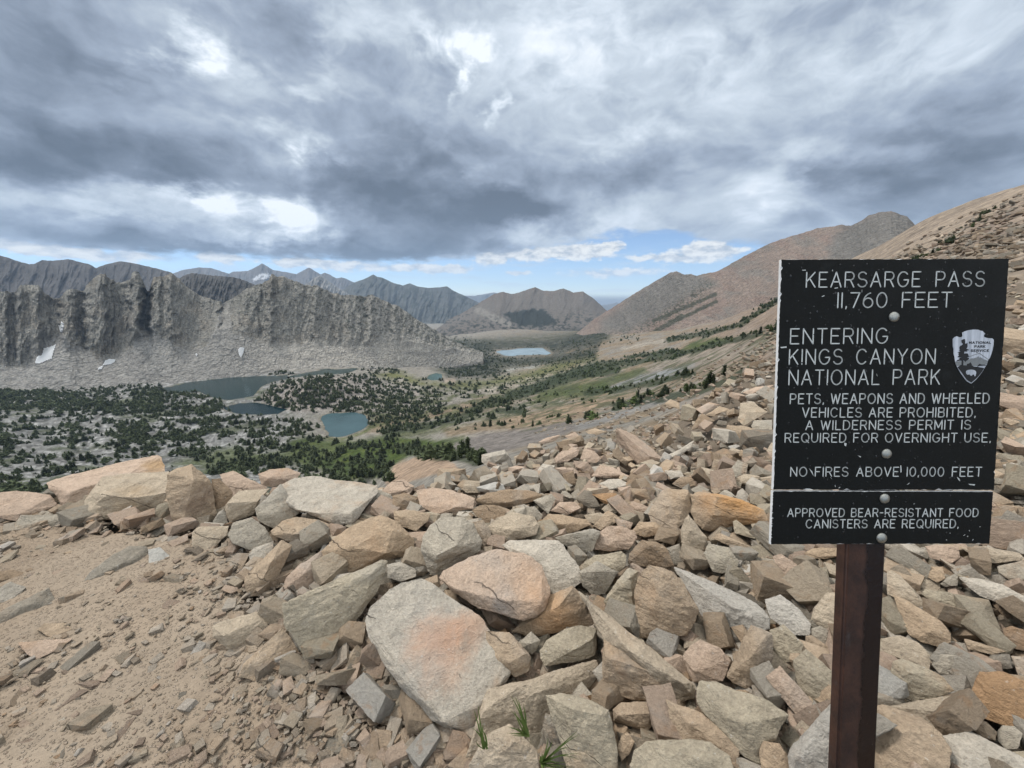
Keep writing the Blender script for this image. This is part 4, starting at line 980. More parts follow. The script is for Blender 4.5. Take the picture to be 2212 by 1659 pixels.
H('b','orange',45,[(1280,890),(1350,760),(1400,720),(1550,730),(1575,850),(1550,900),(1480,940),(1460,1020),(1390,1010),(1350,960),(1290,940)],[(1540,760,.06)],.4,'big ochre boulder face left of the sign')
H('b','tan',55,[(1560,880),(1570,770),(1620,740),(1740,750),(1850,780),(1980,830),(2050,865),(2090,940),(1880,960),(1730,980),(1690,1010),(1640,1000),(1580,940)],[(1740,770,.08),(1720,900,.07)],.4,'rust topped boulder with a hollow dark front, next to the sign')
H('b','beige',62,[(1500,1000),(1520,930),(1550,890),(1600,960),(1670,1050),(1650,1130),(1570,1190),(1520,1150),(1505,1080)],[(1560,1000,.07)],.4,'upright pointed stone in front of the ochre boulder')
H('7','brown',60,[(630,560),(660,530),(740,545),(790,580),(820,660),(750,680),(680,650),(590,650),(600,600)],[(700,560,.05)],.4)
H('7','olive',45,[(965,600),(990,550),(1090,570),(1140,640),(1130,680),(1060,700),(1010,690)],[(1030,640,.05)],.4)
H('7','olive',50,[(360,680),(380,640),(430,610),(560,590),(585,610),(580,660),(540,700),(420,700)],(),.4)
H('7','grey',60,[(350,690),(440,640),(550,690),(480,800),(420,810),(370,760)],[(430,690,.06)],.4)
H('7','tan',64,[(620,780),(640,720),(690,650),(760,665),(820,690),(880,770),(940,880),(930,920),(880,1000),(810,1010),(740,1025),(650,1020),(630,960),(622,860)],[(800,720,.04),(900,860,.04),(700,880,.03)],.35,'big upright five sided tan boulder',near=.02)
H('7','olive',60,[(470,840),(520,760),(600,670),(640,690),(620,790),(625,900),(630,960),(580,930),(520,900)],[(600,720,.05)],.35,'dark layered block against the five sided boulder')
H('7','granite',38,[(820,670),(900,690),(1000,740),(1150,800),(1230,850),(1290,920),(1290,970),(1200,1000),(1130,980),(1040,920),(960,920),(940,860),(880,780)],[(1100,860,.05)],.3,'speckled pale granite slab right of the five sided boulder')
H('7','tan',55,[(1090,1190),(1140,1090),(1200,950),(1300,1000),(1310,1110),(1290,1150),(1230,1250),(1170,1265),(1110,1240),(1080,1210)],[(1200,1110,.08),(1270,1010,.03)],.4,'chunky golden block standing on end')
H('7','pink',45,[(860,1110),(900,1050),(950,1025),(1050,1070),(1100,1130),(1080,1190),(1060,1230),(920,1235),(890,1190)],[(920,1180,.06)],.4)
H('7','tan',50,[(465,1130),(470,1020),(600,1070),(760,1150),(840,1215),(800,1300),(720,1330),(600,1320),(500,1280),(465,1260)],[(480,1110,.08),(780,1210,.06)],.35,'brown wedge shaped block below the long beige spine')
H('7','olive',45,[(155,1080),(190,1030),(280,975),(360,955),(440,970),(440,1040),(430,1100),(370,1130),(260,1140),(180,1155),(160,1120)],[(330,1075,.06),(420,1020,.04)],.4,'boxy olive stone between the largest slab and the beige spine',near=.03)
H('7','grey',55,[(50,1040),(115,985),(160,1030),(140,1080),(120,1100),(60,1070)],[(115,1045,.12)],.5,'small grey cube of stone',near=.02)
H('6','beige',45,[(1150,1270),(1290,1230),(1440,1190),(1600,1150),(1690,1130),(1700,1200),(1640,1290),(1450,1300),(1430,1390),(1440,1480),(1400,1560),(1330,1600),(1240,1620),(1160,1640),(1050,1660),(1030,1650),(1090,1440)],[(1300,1260,.03),(1130,1380,.02),(1400,1290,.03)],.3,'large angular block behind the grass blades')
H('6','beige',45,[(1060,1640),(1110,1560),(1170,1490),(1260,1445),(1330,1500),(1400,1570),(1405,1659),(1400,1720),(1060,1720)],[(1290,1530,.05)],.35,'cream stone at the very bottom beside the grass',near=.06)
H('6','grey',60,[(1425,1450),(1440,1390),(1500,1410),(1530,1440),(1535,1530),(1480,1545),(1440,1510)],[(1490,1440,.06)],.4,near=.05)
H('7','olive',50,[(180,1300),(260,1290),(420,1330),(500,1370),(520,1450),(540,1560),(540,1659),(500,1720),(300,1690),(290,1540),(260,1450),(200,1360)],[(320,1370,.07),(480,1400,.03)],.35,'tall olive block with a flat broken top near the grass',near=.03)
H('7','tan',45,[(515,1370),(560,1335),(770,1325),(780,1380),(700,1440),(690,1480),(560,1440),(520,1430)],[(540,1400,.05),(700,1390,.06)],.35)
H('7','orange',50,[(540,1560),(560,1500),(590,1480),(625,1530),(600,1590),(560,1630)],(),.4,near=.03)
H('7','tan',45,[(780,1320),(850,1350),(960,1390),(1060,1480),(1140,1570),(1130,1660),(1050,1600),(860,1530),(800,1430)],[(900,1440,.04)],.35)
H('7','olive',40,[(600,1640),(620,1570),(680,1530),(880,1515),(1000,1530),(1100,1600),(1120,1700),(900,1740),(600,1720)],(),.3,'green grey slab cut by the bottom edge',near=.03)
H('7','olive',45,[(935,1270),(950,1235),(1030,1235),(1160,1290),(1290,1330),(1390,1400),(1350,1460),(1270,1540),(1240,1650),(1150,1590),(1040,1440),(960,1380),(935,1340)],[(1120,1350,.05),(1160,1440,.07)],.35,'smooth olive boulder with an arching crack, left of the post foot')
H('7','pink',45,[(1270,1210),(1340,1150),(1440,1280),(1525,1360),(1470,1450),(1380,1350)],(),.3,'slim reddish beige plank of stone beside the post')
H('7','olive',50,[(1290,980),(1360,950),(1460,1050),(1440,1120),(1360,1145),(1310,1080)],(),.35)
H('7','olive',50,[(1410,1130),(1470,1070),(1600,1180),(1640,1290),(1560,1360),(1480,1330),(1420,1230)],[(1500,1200,.06)],.35)
H('7','granite',45,[(1375,1600),(1400,1540),(1600,1330),(1680,1400),(1680,1659),(1560,1740),(1400,1740)],[(1420,1600,.06)],.3,'white salt and pepper granite stone at the foot of the post',near=.03)
H('7','orange',48,[(1240,1590),(1260,1525),(1340,1540),(1390,1610),(1380,1690),(1260,1710)],(),.4)
# right of the post and behind it
H('r','olive',52,[(690,1190),(715,1040),(760,1020),(900,1070),(1010,1130),(1075,1210),(960,1250),(790,1280),(740,1230)],[(800,1100,.10)],.4,'grey pyramid shaped stone right of the post')
H('r','orange',42,[(715,650),(790,680),(900,750),(1000,810),(1060,880),(1050,930),(990,960),(880,930),(810,890),(770,820)],[(950,860,.05)],.3,'bright orange slab right of the post')
H('r','beige',38,[(640,910),(690,900),(760,890),(860,930),(940,1010),(930,1090),(820,1050),(680,1000),(640,990)],(),.3)
H('r','grey',50,[(940,1060),(970,990),(1030,995),(1100,1000),(1090,1060),(1040,1120),(980,1110)],[(1040,1010,.06)],.4)
H('r','beige',35,[(690,1300),(830,1270),(1090,1230),(1140,1260),(1080,1340),(960,1430),(900,1400),(750,1330)],[(950,1330,.05)],.3,'low pale stone below the grey pyramid')
H('r','tan',35,[(600,1300),(650,1290),(760,1320),(880,1360),(1000,1460),(1050,1560),(1040,1690),(1000,1750),(600,1750)],(),.3,'broad brown slab at the bottom right of the post foot')
H('r','rust',42,[(1170,1200),(1220,1100),(1350,1100),(1476,1150),(1540,1200),(1540,1400),(1420,1430),(1260,1380),(1150,1310)],[(1300,1180,.05)],.35,'rust orange boulder at the right edge')
H('r','tan',40,[(1090,1320),(1260,1390),(1320,1450),(1310,1500),(1230,1480),(1150,1410)],(),.3)
H('r','grey',50,[(1320,1450),(1350,1410),(1420,1415),(1470,1460),(1440,1550),(1370,1550),(1325,1500)],(),.45,'rounded grey stone under the rust orange boulder')
H('r','pale',30,[(1000,1470),(1150,1440),(1300,1520),(1476,1600),(1540,1700),(1300,1770),(1050,1750),(1060,1600)],(),.3,'wide pale slab in the bottom right corner')
H('r','pale',40,[(1100,550),(1200,560),(1350,590),(1476,660),(1520,740),(1330,700),(1220,660),(1150,610)],[(1220,600,.04)],.3,'long pale grey slab running off the right edge')
H('r','olive',45,[(880,650),(900,620),(1050,640),(1130,680),(1110,725),(960,710)],(),.4)
H('r','beige',40,[(680,520),(705,510),(760,540),(850,640),(910,720),(890,740),(780,680),(680,650)],(),.3)
H('r','dark',45,[(1240,1030),(1290,1000),(1390,1000),(1410,1080),(1280,1090)],[(1300,1030,.08)],.4)
H('r','pale',45,[(1400,1010),(1476,1010),(1530,1160),(1440,1120)],(),.4)
H('r','tan',40,[(1130,910),(1250,940),(1380,980),(1290,1000),(1150,970)],(),.3)
H('r','rust',45,[(1350,850),(1400,830),(1520,870),(1520,990),(1430,970),(1370,920)],(),.4,mult=.8)
H('r','pink',40,[(900,370),(980,360),(1095,370),(1105,440),(1050,470),(930,440)],[(930,400,.05)],.4)
H('r','beige',35,[(1110,380),(1250,370),(1450,410),(1500,450),(1300,470),(1180,430)],(),.3)
H('r','orange',45,[(880,490),(1000,490),(1020,560),(970,580),(890,540)],(),.4)
H('r','grey',50,[(990,590),(1030,550),(1090,525),(1090,600),(1020,605)],(),.4)
H('r','grey',42,[(1320,490),(1476,450),(1520,560),(1400,570),(1330,530)],(),.35)
H('r','granite',38,[(-30,680),(60,650),(180,740),(240,820),(230,890),(140,890),(0,790)],(),.3)
H('r','grey',50,[(240,850),(290,830),(335,855),(358,930),(300,960),(250,910)],(),.45,'smooth blue grey pebble shaped stone left of the post')
H('r','tan',40,[(205,890),(240,885),(375,980),(370,1020),(250,960),(205,920)],(),.3)
H('r','beige',45,[(250,740),(330,640),(420,630),(440,880),(340,870),(240,800)],(),.35)
H('r','pink',45,[(15,430),(60,410),(160,480),(150,540),(90,540),(30,470)],(),.4)
H('r','olive',55,[(265,500),(330,490),(345,570),(280,590)],(),.4)
H('r','orange',40,[(200,410),(250,380),(440,380),(440,430),(330,445),(230,445)],(),.4)
# stones along the brow
for tint, al, pts in [
    ('pink',40,[(650,520),(700,470),(820,460),(810,500),(740,540),(655,555)]), ('pink',40,[(825,520),(850,450),(920,470),(965,520),(930,550),(870,545)]), ('pink',45,[(895,640),(960,560),(1050,580),(1160,640),(1010,650)]),
    ('pink',45,[(440,630),(500,600),(620,600),(600,660),(540,665)]), ('pale',40,[(950,690),(1010,660),(1080,655),(1165,690),(1130,725),(1000,735)]), ('beige',40,[(1565,630),(1640,575),(1720,600),(1830,670),(1700,680)]),
    ('grey',50,[(1820,600),(1880,530),(1950,560),(1940,620),(1870,650)]), ('tan',45,[(1800,340),(1810,295),(1900,300),(2100,340),(2080,380),(1900,390)]), ('grey',50,[(1970,300),(1990,265),(2110,260),(2110,330),(2080,360),(1980,320)]),
    ('beige',45,[(1880,260),(1900,150),(1980,140),(2080,210),(1980,270),(1920,300)]), ('brown',50,[(1590,280),(1640,215),(1730,265),(1640,310),(1570,330)]), ('pink',35,[(1600,190),(1690,140),(1760,160),(1700,180),(1640,220)]),
    ('tan',45,[(1660,230),(1760,170),(1830,190),(1720,240)]), ('pink',45,[(1700,380),(1720,310),(1800,320),(1810,370),(1740,400)]), ('tan',35,[(860,340),(920,315),(1000,340),(950,360),(880,355)]), ('tan',45,[(1390,150),(1430,120),(1490,150),(1490,190),(1420,170)]),
    ('pink',35,[(1910,80),(2000,40),(2120,30),(2060,70),(1960,90)]), ('beige',50,[(1110,480),(1140,390),(1220,420),(1200,450),(1160,480)]), ('brown',60,[(700,700),(710,620),(780,600),(795,690),(760,710)]), ('grey',50,[(510,800),(630,755),(660,790),(610,890),(560,850)]),
    ('dark',50,[(790,790),(850,730),(900,740),(960,840),(880,850)]), ('rust',50,[(900,760),(1060,750),(1120,800),(1080,850),(980,820)]), ('pink',40,[(1130,850),(1180,805),(1300,850),(1270,890),(1170,880)]), ('pale',40,[(1390,600),(1500,600),(1520,640),(1430,660)]),
    ('beige',45,[(1850,660),(1930,620),(2030,640),(1990,700),(1890,690)]), ('olive',50,[(1845,940),(1870,930),(2000,1030),(2000,1060),(1860,1020)]), ('beige',50,[(1970,960),(2060,950),(2090,1010),(2080,1050),(2000,1040)]), ('grey',50,[(1735,985),(1800,940),(1850,950),(1840,1010),(1780,1010)]),
    ('tan',45,[(1700,1050),(1760,1020),(1820,1060),(1990,1120),(1960,1140),(1830,1110)]), ('brown',50,[(1440,690),(1500,640),(1570,640),(1600,700),(1500,720)]), ('pink',50,[(1340,770),(1380,730),(1440,740),(1420,800)]), ('beige',45,[(970,860),(1030,805),(1110,850),(1060,890),(1000,890)]),
    ('tan',45,[(910,970),(980,900),(1050,900),(1030,960),(960,1000)]), ('pink',45,[(1050,920),(1110,930),(1180,950),(1160,990),(1080,980)]), ('beige',45,[(850,900),(960,880),(1000,900),(920,960),(870,940)]), ('pink',45,[(620,870),(690,810),(790,810),(830,850),(740,900)]),
    ('beige',45,[(0,700),(40,660),(150,670),(155,750),(60,750)]), ('pale',40,[(1370,520),(1500,460),(1590,400),(1560,450),(1480,510),(1420,530)]), ('pink',40,[(540,410),(600,380),(690,360),(660,400),(580,420)]), ('pink',40,[(720,370),(790,340),(830,380),(780,410)])]:
    H('b', tint, al, pts, (), .4)
def stain(word, spots):
    h = [q for q in ROCKS if q['look'] and word in q['look']][0]; ob = h['ob']; st = []
    for tile, x, y, rad, cl, amt in spots:
        x0, y0, s_ = TILE[tile]; q = camray(x0 + x * s_, y0 + y * s_); t = (h['A'] @ h['n']) / (q @ h['n'])
        st.append((tuple(q * t - np.array(ob.location)), rad, cl, amt))
    ob.data.materials.clear(); ob.data.materials.append(stone_mat('stained_stone', False, stains=st))
stain('largest cream slab', [('6', 930, 1060, .15, (.52, .28, .165), 1.0), ('6', 1080, 960, .09, (.50, .31, .21), .7)])
stain('upright dark faced', [('5', 965, 340, .13, (.12, .075, .055), .9), ('5', 970, 330, .06, (.34, .14, .05), .9)])
stain('long pale pink slab', [('5', 770, 170, .13, (.40, .25, .11), .8)])
stain('broad cream slab', [('5', 650, 360, .16, (.40, .25, .12), .55)])
stain('rounded pinkish', [('6', 1230, 840, .07, (.33, .32, .31), .9), ('6', 1380, 800, .12, (.56, .34, .2), .6)])
stain('rust topped', [('b', 1900, 800, .22, (.52, .25, .07), .9)])
stain('triangular orange', [('7', 230, 900, .12, (.55, .31, .15), .8)])
print('heroes', len(ROCKS))

# ------------------------------------------------------------------ loose stones between the big ones
def rand_block(r, flat):
    d = np.array([1.0, 0.55 + 0.4 * r.random(), flat * (0.6 + 0.8 * r.random())]) * 0.5
    pts = []
    for sx in (-1, 1):
        for sy in (-1, 1):
            for sz in (-1, 1):
                pts.append([sx * d[0] * (0.55 + 0.5 * r.random()), sy * d[1] * (0.5 + 0.55 * r.random()), sz * d[2] * (0.5 + 0.55 * r.random())])
    for _ in range(5):
        v = np.array([r.gauss(0, 1), r.gauss(0, 1), r.gauss(0, 1)]); v /= np.linalg.norm(v); pts.append(list(v * d * (0.8 + 0.35 * r.random())))
    return np.array(pts)
_r = random.Random(99)
BLOCKS = [hull_mesh(rand_block(_r, 0.30 + 0.45 * _r.random()), 1 / 34.0, 1.1, 300 + i) for i in range(26)]
for me in BLOCKS: me.materials.append(M_stone)
def low_block(r, flat, sub=0.22):
    bm = bmesh.new()
    for p in rand_block(r, flat): bm.verts.new(p)
    q = bmesh.ops.convex_hull(bm, input=bm.verts[:])
    bmesh.ops.delete(bm, geom=list({v for v in q['geom_interior'] + q['geom_unused'] if isinstance(v, bmesh.types.BMVert)}), context='VERTS')
    bmesh.ops.triangulate(bm, faces=bm.faces[:])
    if sub:
        for _ in range(2):
            es = [e for e in bm.edges if e.calc_length() > sub * 1.5]
            bmesh.ops.subdivide_edges(bm, edges=es, cuts=1); bmesh.ops.triangulate(bm, faces=bm.faces[:])
        for v in bm.verts:
            k = 0.03
            v.co += Vector((r.uniform(-k, k), r.uniform(-k, k), r.uniform(-k, k) * 0.6))
    bmesh.ops.recalc_face_normals(bm, faces=bm.faces[:])
    bm.verts.index_update()
    V = np.array([v.co[:] for v in bm.verts]); Fc = np.array([[v.index for v in f.verts] for f in bm.faces]); bm.free()
    return V, Fc
def arrays(me):
    V = np.empty(len(me.vertices) * 3, np.float32); me.vertices.foreach_get('co', V)
    Fc = np.array([p.vertices[:] for p in me.polygons]); return V.reshape(-1, 3).astype(float), Fc
LOW = []
for i in range(30):
    me = hull_mesh(rand_block(_r, 0.26 + 0.45 * _r.random()), 1 / 6.0, 0.8, 500 + i, bev=0.0); LOW.append(arrays(me)); bpy.data.meshes.remove(me)
FLK = [low_block(_r, 0.20 + 0.3 * _r.random(), 0) for _ in range(20)]
def rot(yaw, tx, ty):
    cz, sz = np.cos(yaw), np.sin(yaw); cx, sx = np.cos(tx), np.sin(tx); cy, sy = np.cos(ty), np.sin(ty)
    Rz = np.array([[cz, -sz, 0], [sz, cz, 0], [0, 0, 1]]); Rx = np.array([[1, 0, 0], [0, cx, -sx], [0, sx, cx]]); Ry = np.array([[cy, 0, sy], [0, 1, 0], [-sy, 0, cy]])
    return Rx @ Ry @ Rz
def heap(name, items, mat, lib, flat_shade=True):
    """items: (position, size, yaw, tilt x, tilt y, colour) merged into one uncountable heap"""
    Vs, Fs, Cs = [], [], []; n = 0
    for i, (p, s, yaw, tx, ty, c) in enumerate(items):
        V, Fc = lib[i % len(lib)]
        Vs.append(V * s @ rot(yaw, tx, ty).T + p); Fs.append(Fc + n); n += len(V); Cs.append(np.repeat(np.asarray(c)[None], len(V), 0))
    return link(name, mesh_np(name, np.concatenate(Vs), np.concatenate(Fs), not flat_shade, np.concatenate(Cs)), mat)
TALUS = [(-40, 1060), (150, 1050), (450, 1030), (820, 1020), (1000, 965), (1200, 925), (1400, 860), (1500, 800), (1600, 740), (1690, 700), (1800, 660), (2000, 620), (2260, 560), (3500, 420), (3500, 2700), (1600, 2300), (1020, 1700), (900, 1600), (760, 1500),
         (600, 1430), (600, 1330), (540, 1250), (430, 1150), (-40, 1125)]
TINTS = list(TINT.keys())
TW = np.array([5, 6, 4, 3.4, 1.0, 0.7, .12, 3.5, 4, 1.5, .5, .5]); TW /= TW.sum()
def pick_tint(r): return TINT[TINTS[int(r.choice(12, p=TW))]]
# individual stones: larger blocks that stand out from the heap
def inside_hero(px, py, pad=0.0):
    for h in ROCKS:
        if 'hero' in h and abs(px - h['c'][0]) < h['size'] and abs(py - h['c'][1]) < h['size']:
            if in_poly(np.array([px]), np.array([py]), h['c'] + (h['o'] - h['c']) * (1 + pad))[0]: return True
    return False
for h in ROCKS: h['hero'] = True
def near_hero(px, py, pad, t=None):
    for h in ROCKS:
        if 'hero' not in h: continue
        if abs(px - h['c'][0]) > h['size'] * .8 + pad or abs(py - h['c'][1]) > h['size'] * .8 + pad: continue
        if poly_sd(np.array([px]), np.array([py]), [tuple(q) for q in h['o']])[0] < pad:
            if t is None: return True
            q = camray(px, py); den = q @ h['n']
            tp = float(np.clip((h['A'] @ h['n']) / den if abs(den) > .05 else h['t0'], h['t0'] * .75, h['t0'] * 1.8))
            if t < tp + 0.02: return True
    return False
r5 = np.random.default_rng(55)
placed = []; tries = 0
NIND = 296 - len(ROCKS)
while len(placed) < NIND and tries < 40000:
    tries += 1
    px = r5.uniform(0, 2212); py = r5.uniform(640, 1640)
    if not in_poly(np.array([px]), np.array([py]), TALUS)[0]: continue
    if 1665 < px < 2180 and 560 < py < 1180: continue
    t = ground_hit(px, py, strict=True)
    if t > 16: continue
    s = float(np.clip(r5.lognormal(math.log(0.27), 0.35), 0.17, 0.55)) * (0.75 if t < 2.6 else 1.0) * (0.85 if t > 5 else 1)
    spx = s * F / t
    if spx < 22 or spx > 120: continue
    if near_hero(px, py, 0.14 * spx): continue
    if any((px - a) ** 2 + (py - b) ** 2 < (0.42 * (spx + c)) ** 2 for a, b, c in placed): continue
    placed.append((px, py, spx))
    p = camray(px, py) * t
    me = BLOCKS[int(r5.integers(len(BLOCKS)))]
    o = bpy.data.objects.new('stone', me); C.objects.link(o)
    o.location = (p[0], p[1], gz(p[0], p[1]) + s * r5.uniform(0.10, 0.28))
    o.rotation_euler = (r5.normal(0, 0.38), r5.normal(0, 0.38), r5.uniform(0, 6.28))
    o.scale = (s, s * r5.uniform(.8, 1.1), s * r5.uniform(.8, 1.25))
    k = int(r5.choice(12, p=TW)); o.color = (*(np.array(TINT[TINTS[k]]) * r5.uniform(0.92, 1.12)), 1)
    ROCKS.append(dict(o=None, c=np.array([px, py]), ob=o, tint=TINTS[k], look=None, size=spx, big=False, aspect=1.3))
# flat stones trodden into the path
k_ = 0
while k_ < 34 and len(ROCKS) < 298:
    px, py = r5.uniform(0, 860), r5.uniform(1150, 1640)
    t = ground_hit(px, py); p = camray(px, py) * t
    if path_sd(p[0], p[1]) > -0.06 or near_hero(px, py, 22): continue
    s = float(np.clip(r5.lognormal(math.log(0.07), 0.4), 0.045, 0.15))
    if any((px - a) ** 2 + (py - b) ** 2 < 45 ** 2 for a, b, c in placed): continue
    placed.append((px, py, s * F / t)); k_ += 1
    o = bpy.data.objects.new('stone', BLOCKS[int(r5.integers(len(BLOCKS)))]); C.objects.link(o)
    o.location = (p[0], p[1], gz(p[0], p[1]) - s * 0.005); o.rotation_euler = (r5.normal(0, 0.16), r5.normal(0, 0.16), r5.uniform(0, 6.28)); o.scale = (s, s * r5.uniform(.6, 1), s * r5.uniform(.16, .34))
    k = int(r5.choice([0, 1, 1, 3, 8])); o.color = (*(np.array(TINT[TINTS[k]]) * r5.uniform(0.72, 0.95)), 1)
    ROCKS.append(dict(o=None, c=np.array([px, py]), ob=o, tint=TINTS[k], look=None, size=s * F / t, big=False, aspect=2.5))
print('individual stones', len(ROCKS), tries)
# the heap
items = []
for i in range(26000):
    px = r5.uniform(-80, 3400) if i % 3 else r5.uniform(-80, 2300); py = r5.uniform(500, 1700) if i % 9 else r5.uniform(1600, 2200)
    if not in_poly(np.array([px]), np.array([py]), TALUS)[0]: continue
    t = ground_hit(px, py, strict=True)
    if t > 20: continue
    mx = 0.15 if t > 4 else (0.19 if t > 2.6 else 0.15)
    grav = math.exp(-((px - 1560) / 130) ** 2 - ((py - 915) / 45) ** 2) + math.exp(-((px - 1440) / 70) ** 2 - ((py - 945) / 25) ** 2)
    s = float(np.clip(r5.lognormal(math.log(0.105 if t > 2.2 else 0.08), 0.5), 0.03, mx)) * (1 - 0.55 * min(grav, 1))
    p = camray(px, py) * t
    if path_sd(p[0], p[1]) < 0.03 and r5.random() < 0.96: continue
    p = np.array([p[0], p[1], gz(p[0], p[1]) + s * r5.uniform(-0.05, 0.45) - (0.07 if t < 2.6 else 0.03)])
    qx, qy = project(p); tt_ = float(p[1] * CP - p[2] * SP)
    if near_hero(float(qx), float(qy), 0.22 * s * F / tt_, tt_ - 0.45 * s): continue
    c = np.array(pick_tint(r5)) * r5.uniform(0.52, 1.0)  # darkened tints stand in for shade in the gaps between boulders
    items.append((p, s, r5.uniform(0, 6.28), r5.normal(0, 0.45), r5.normal(0, 0.45), c))
print('heap', len(items))
hp = heap('talus_rubble', items, M_rubble, LOW); tag(hp, 'loose heap of small broken pinkish stones filling the slope between the boulders', 'rubble', kind='stuff')
# flakes and grit on the path
items = []
for i in range(15000):
    px = r5.uniform(-60, 1120) if i % 7 else r5.uniform(-700, 0); py = r5.uniform(1090, 1720)
    t = ground_hit(px, py); p = camray(px, py) * t
    sd = float(path_sd(p[0], p[1]))
    if sd > 0.35: continue
    edge = math.exp(-(sd / 0.22) ** 2)
    if r5.random() > 0.24 + 0.5 * edge: continue
    s = float(np.clip(r5.lognormal(math.log(0.0085 + 0.010 * edge), 0.80), 0.004, 0.095))
    if t > 2: s *= 1.3
    c = np.array(pick_tint(r5)) * r5.uniform(0.62, 0.92); c = c * 0.6 + np.array((.27, .205, .15)) * 0.4
    items.append((np.array([p[0], p[1], gz(p[0], p[1]) + 0.002 + s * r5.uniform(0.0, 0.12)]), s, r5.uniform(0, 6.28), r5.normal(0, 0.28), r5.normal(0, 0.28), c))
print('grit', len(items))
hp = heap('path_gravel', items, M_rubble, FLK); tag(hp, 'scattered flakes and gravel on the tan dirt path', 'gravel', kind='stuff')
# boulders and blocks on the slopes farther off
items = []
wv_ = VIS & (RRV > 17) & (RRV < 420) & (TT > R(3)) & (LD > 20)
ii = np.argwhere(wv_); cell = (RRV[wv_] * (TH1 - TH0) / NT) * (RRV[wv_] * (lr[1] - lr[0]))
wgt = cell / RRV[wv_] ** 1.75 * (0.25 + sstep(n_mid[wv_] + n_fine[wv_] * 0.6, -0.1, 0.25)) * (0.25 + sstep(TT[wv_], R(30), R(40)))
wgt /= wgt.sum()
for j in r5.choice(len(ii), 5200, p=wgt):
    a, b = ii[j]; R0 = RRV[a, b]
    s = float(np.clip(r5.lognormal(math.log(0.008 * R0 + 0.10), 0.5), 0.1, 3.0))
    c = np.array(TINT[TINTS[int(r5.choice([0, 1, 2, 3, 8, 9], p=[.25, .2, .15, .15, .15, .1]))]]) * r5.uniform(0.38, 0.62)
    p = VP[a, b] + np.array([r5.normal(0, .004 * R0), r5.normal(0, .004 * R0), s * 0.12])
    items.append((p, s, r5.uniform(0, 6.28), r5.normal(0, 0.3), r5.normal(0, 0.3), c))
hp = heap('scree_boulders', items, M_rubble, FLK); tag(hp, 'scattered scree and blocks on the open hillside', 'scree', kind='stuff')

# ------------------------------------------------------------------ trees
def tree_proto(r, n_clump, slim, inner=True, seg=7):
    """conifer one unit tall: ragged crown of small leaf clumps around a darker core, and a tapered trunk"""
    V, Fc, Cc = [], [], []
    lean = (r.uniform(-.06, .06), r.uniform(-.06, .06))
    stems = [(0, 0, 1.0)]
    if slim > 0.3:
        stems += [(r.uniform(-.16, .16), r.uniform(-.16, .16), r.uniform(.55, .85)) for _ in range(2)]
    def prof(h): return slim * 0.5 * (min(1, (h - 0.02) / 0.22) ** 0.6) * (1 - max(0, h - 0.16) / 0.86) ** 0.62
    for sx, sy, sh in stems:
        if inner:
            base = len(V); rings = 6
            for k in range(rings):
                h = 0.08 + 0.88 * k / (rings - 1)
                for j in range(seg):
                    a = 2 * math.pi * j / seg; q = prof(h) * r.uniform(0.45, 0.95)
                    V.append(((sx + lean[0] * h + q * math.cos(a)), (sy + lean[1] * h + q * math.sin(a)), h * sh + r.uniform(-.03, .03))); Cc.append(0.80)
            for k in range(rings - 1):
                for j in range(seg):
                    a, b = base + k * seg + j, base + k * seg + (j + 1) % seg
                    Fc += [(a, b, b + seg), (a, b + seg, a + seg)]
        for _ in range(n_clump // len(stems)):
            h = 0.06 + 0.93 * r.random() ** 1.25
            a = r.uniform(0, 6.283); q = prof(h) * (0.55 + 0.65 * r.random())
            c = np.array((sx + lean[0] * h + q * math.cos(a), sy + lean[1] * h + q * math.sin(a), h * sh))
            w = (0.045 + 0.06 * r.random()) * (0.6 + slim) * (1.25 if n_clump < 90 else 0.8)
            d1 = np.array((math.cos(a), math.sin(a), r.uniform(-.2, .55))); d2 = np.array((-math.sin(a), math.cos(a), r.uniform(-.4, .4)))
            n = len(V); sh_ = r.uniform(0.75, 1.35)
            for pt in (c - d2 * w * .8, c + d2 * w * .8, c + d1 * w * 1.5): V.append(tuple(pt)); Cc.append(sh_)
            Fc.append((n, n + 1, n + 2))
    return np.array(V), np.array(Fc), np.array(Cc)
rt = random.Random(3)
def trunk_mesh():
    bm = bmesh.new(); rad = [(0, .035), (.15, .026), (.5, .016), (.85, .006)]
    rings = [[bm.verts.new((q * math.cos(a * math.pi / 3) + .02 * math.sin(h * 7), q * math.sin(a * math.pi / 3), h - .03)) for a in range(6)] for h, q in rad]
    for A, B_ in zip(rings[:-1], rings[1:]):
        for j in range(6): bm.faces.new((A[j], A[(j + 1) % 6], B_[(j + 1) % 6], B_[j]))
    bm.faces.new(rings[-1])
    me = bpy.data.meshes.new('trunk'); bm.to_mesh(me); bm.free(); return me
M_leaf, g, b = new_mat('needles', 0.85, 0.15)
tc = g.node('ShaderNodeTexCoord').outputs['Object']
oi = g.node('ShaderNodeObjectInfo')
g.l.new(g.v('SCALE', g.v('SCALE', attr(g, 'tint'), g.lin(oi.outputs['Random'], 0, 1, 0.75, 1.25)), g.lin(g.noise(tc, 6.0, 4), 0.2, 0.8, 0.7, 1.3)), b.inputs['Base Color'])
M_bark, g, b = new_mat('bark', 0.95, 0.1)
g.l.new(g.mix(g.noise(g.node('ShaderNodeTexCoord').outputs['Object'], 20, 4), (.10, .075, .055), (.23, .18, .14)), b.inputs['Base Color'])
LEAF = np.array((.036, .045, .020)); 
PROTO_HI = [tree_proto(rt, 330, s, True, 9) for s in (.30, .36, .5, .62, .44)]
PROTO_LO = [tree_proto(rt, 46, s, True, 5) for s in (.40, .52, .66, .82, .98, 1.15)]
TRUNK = trunk_mesh(); TRUNK.materials.append(M_bark)

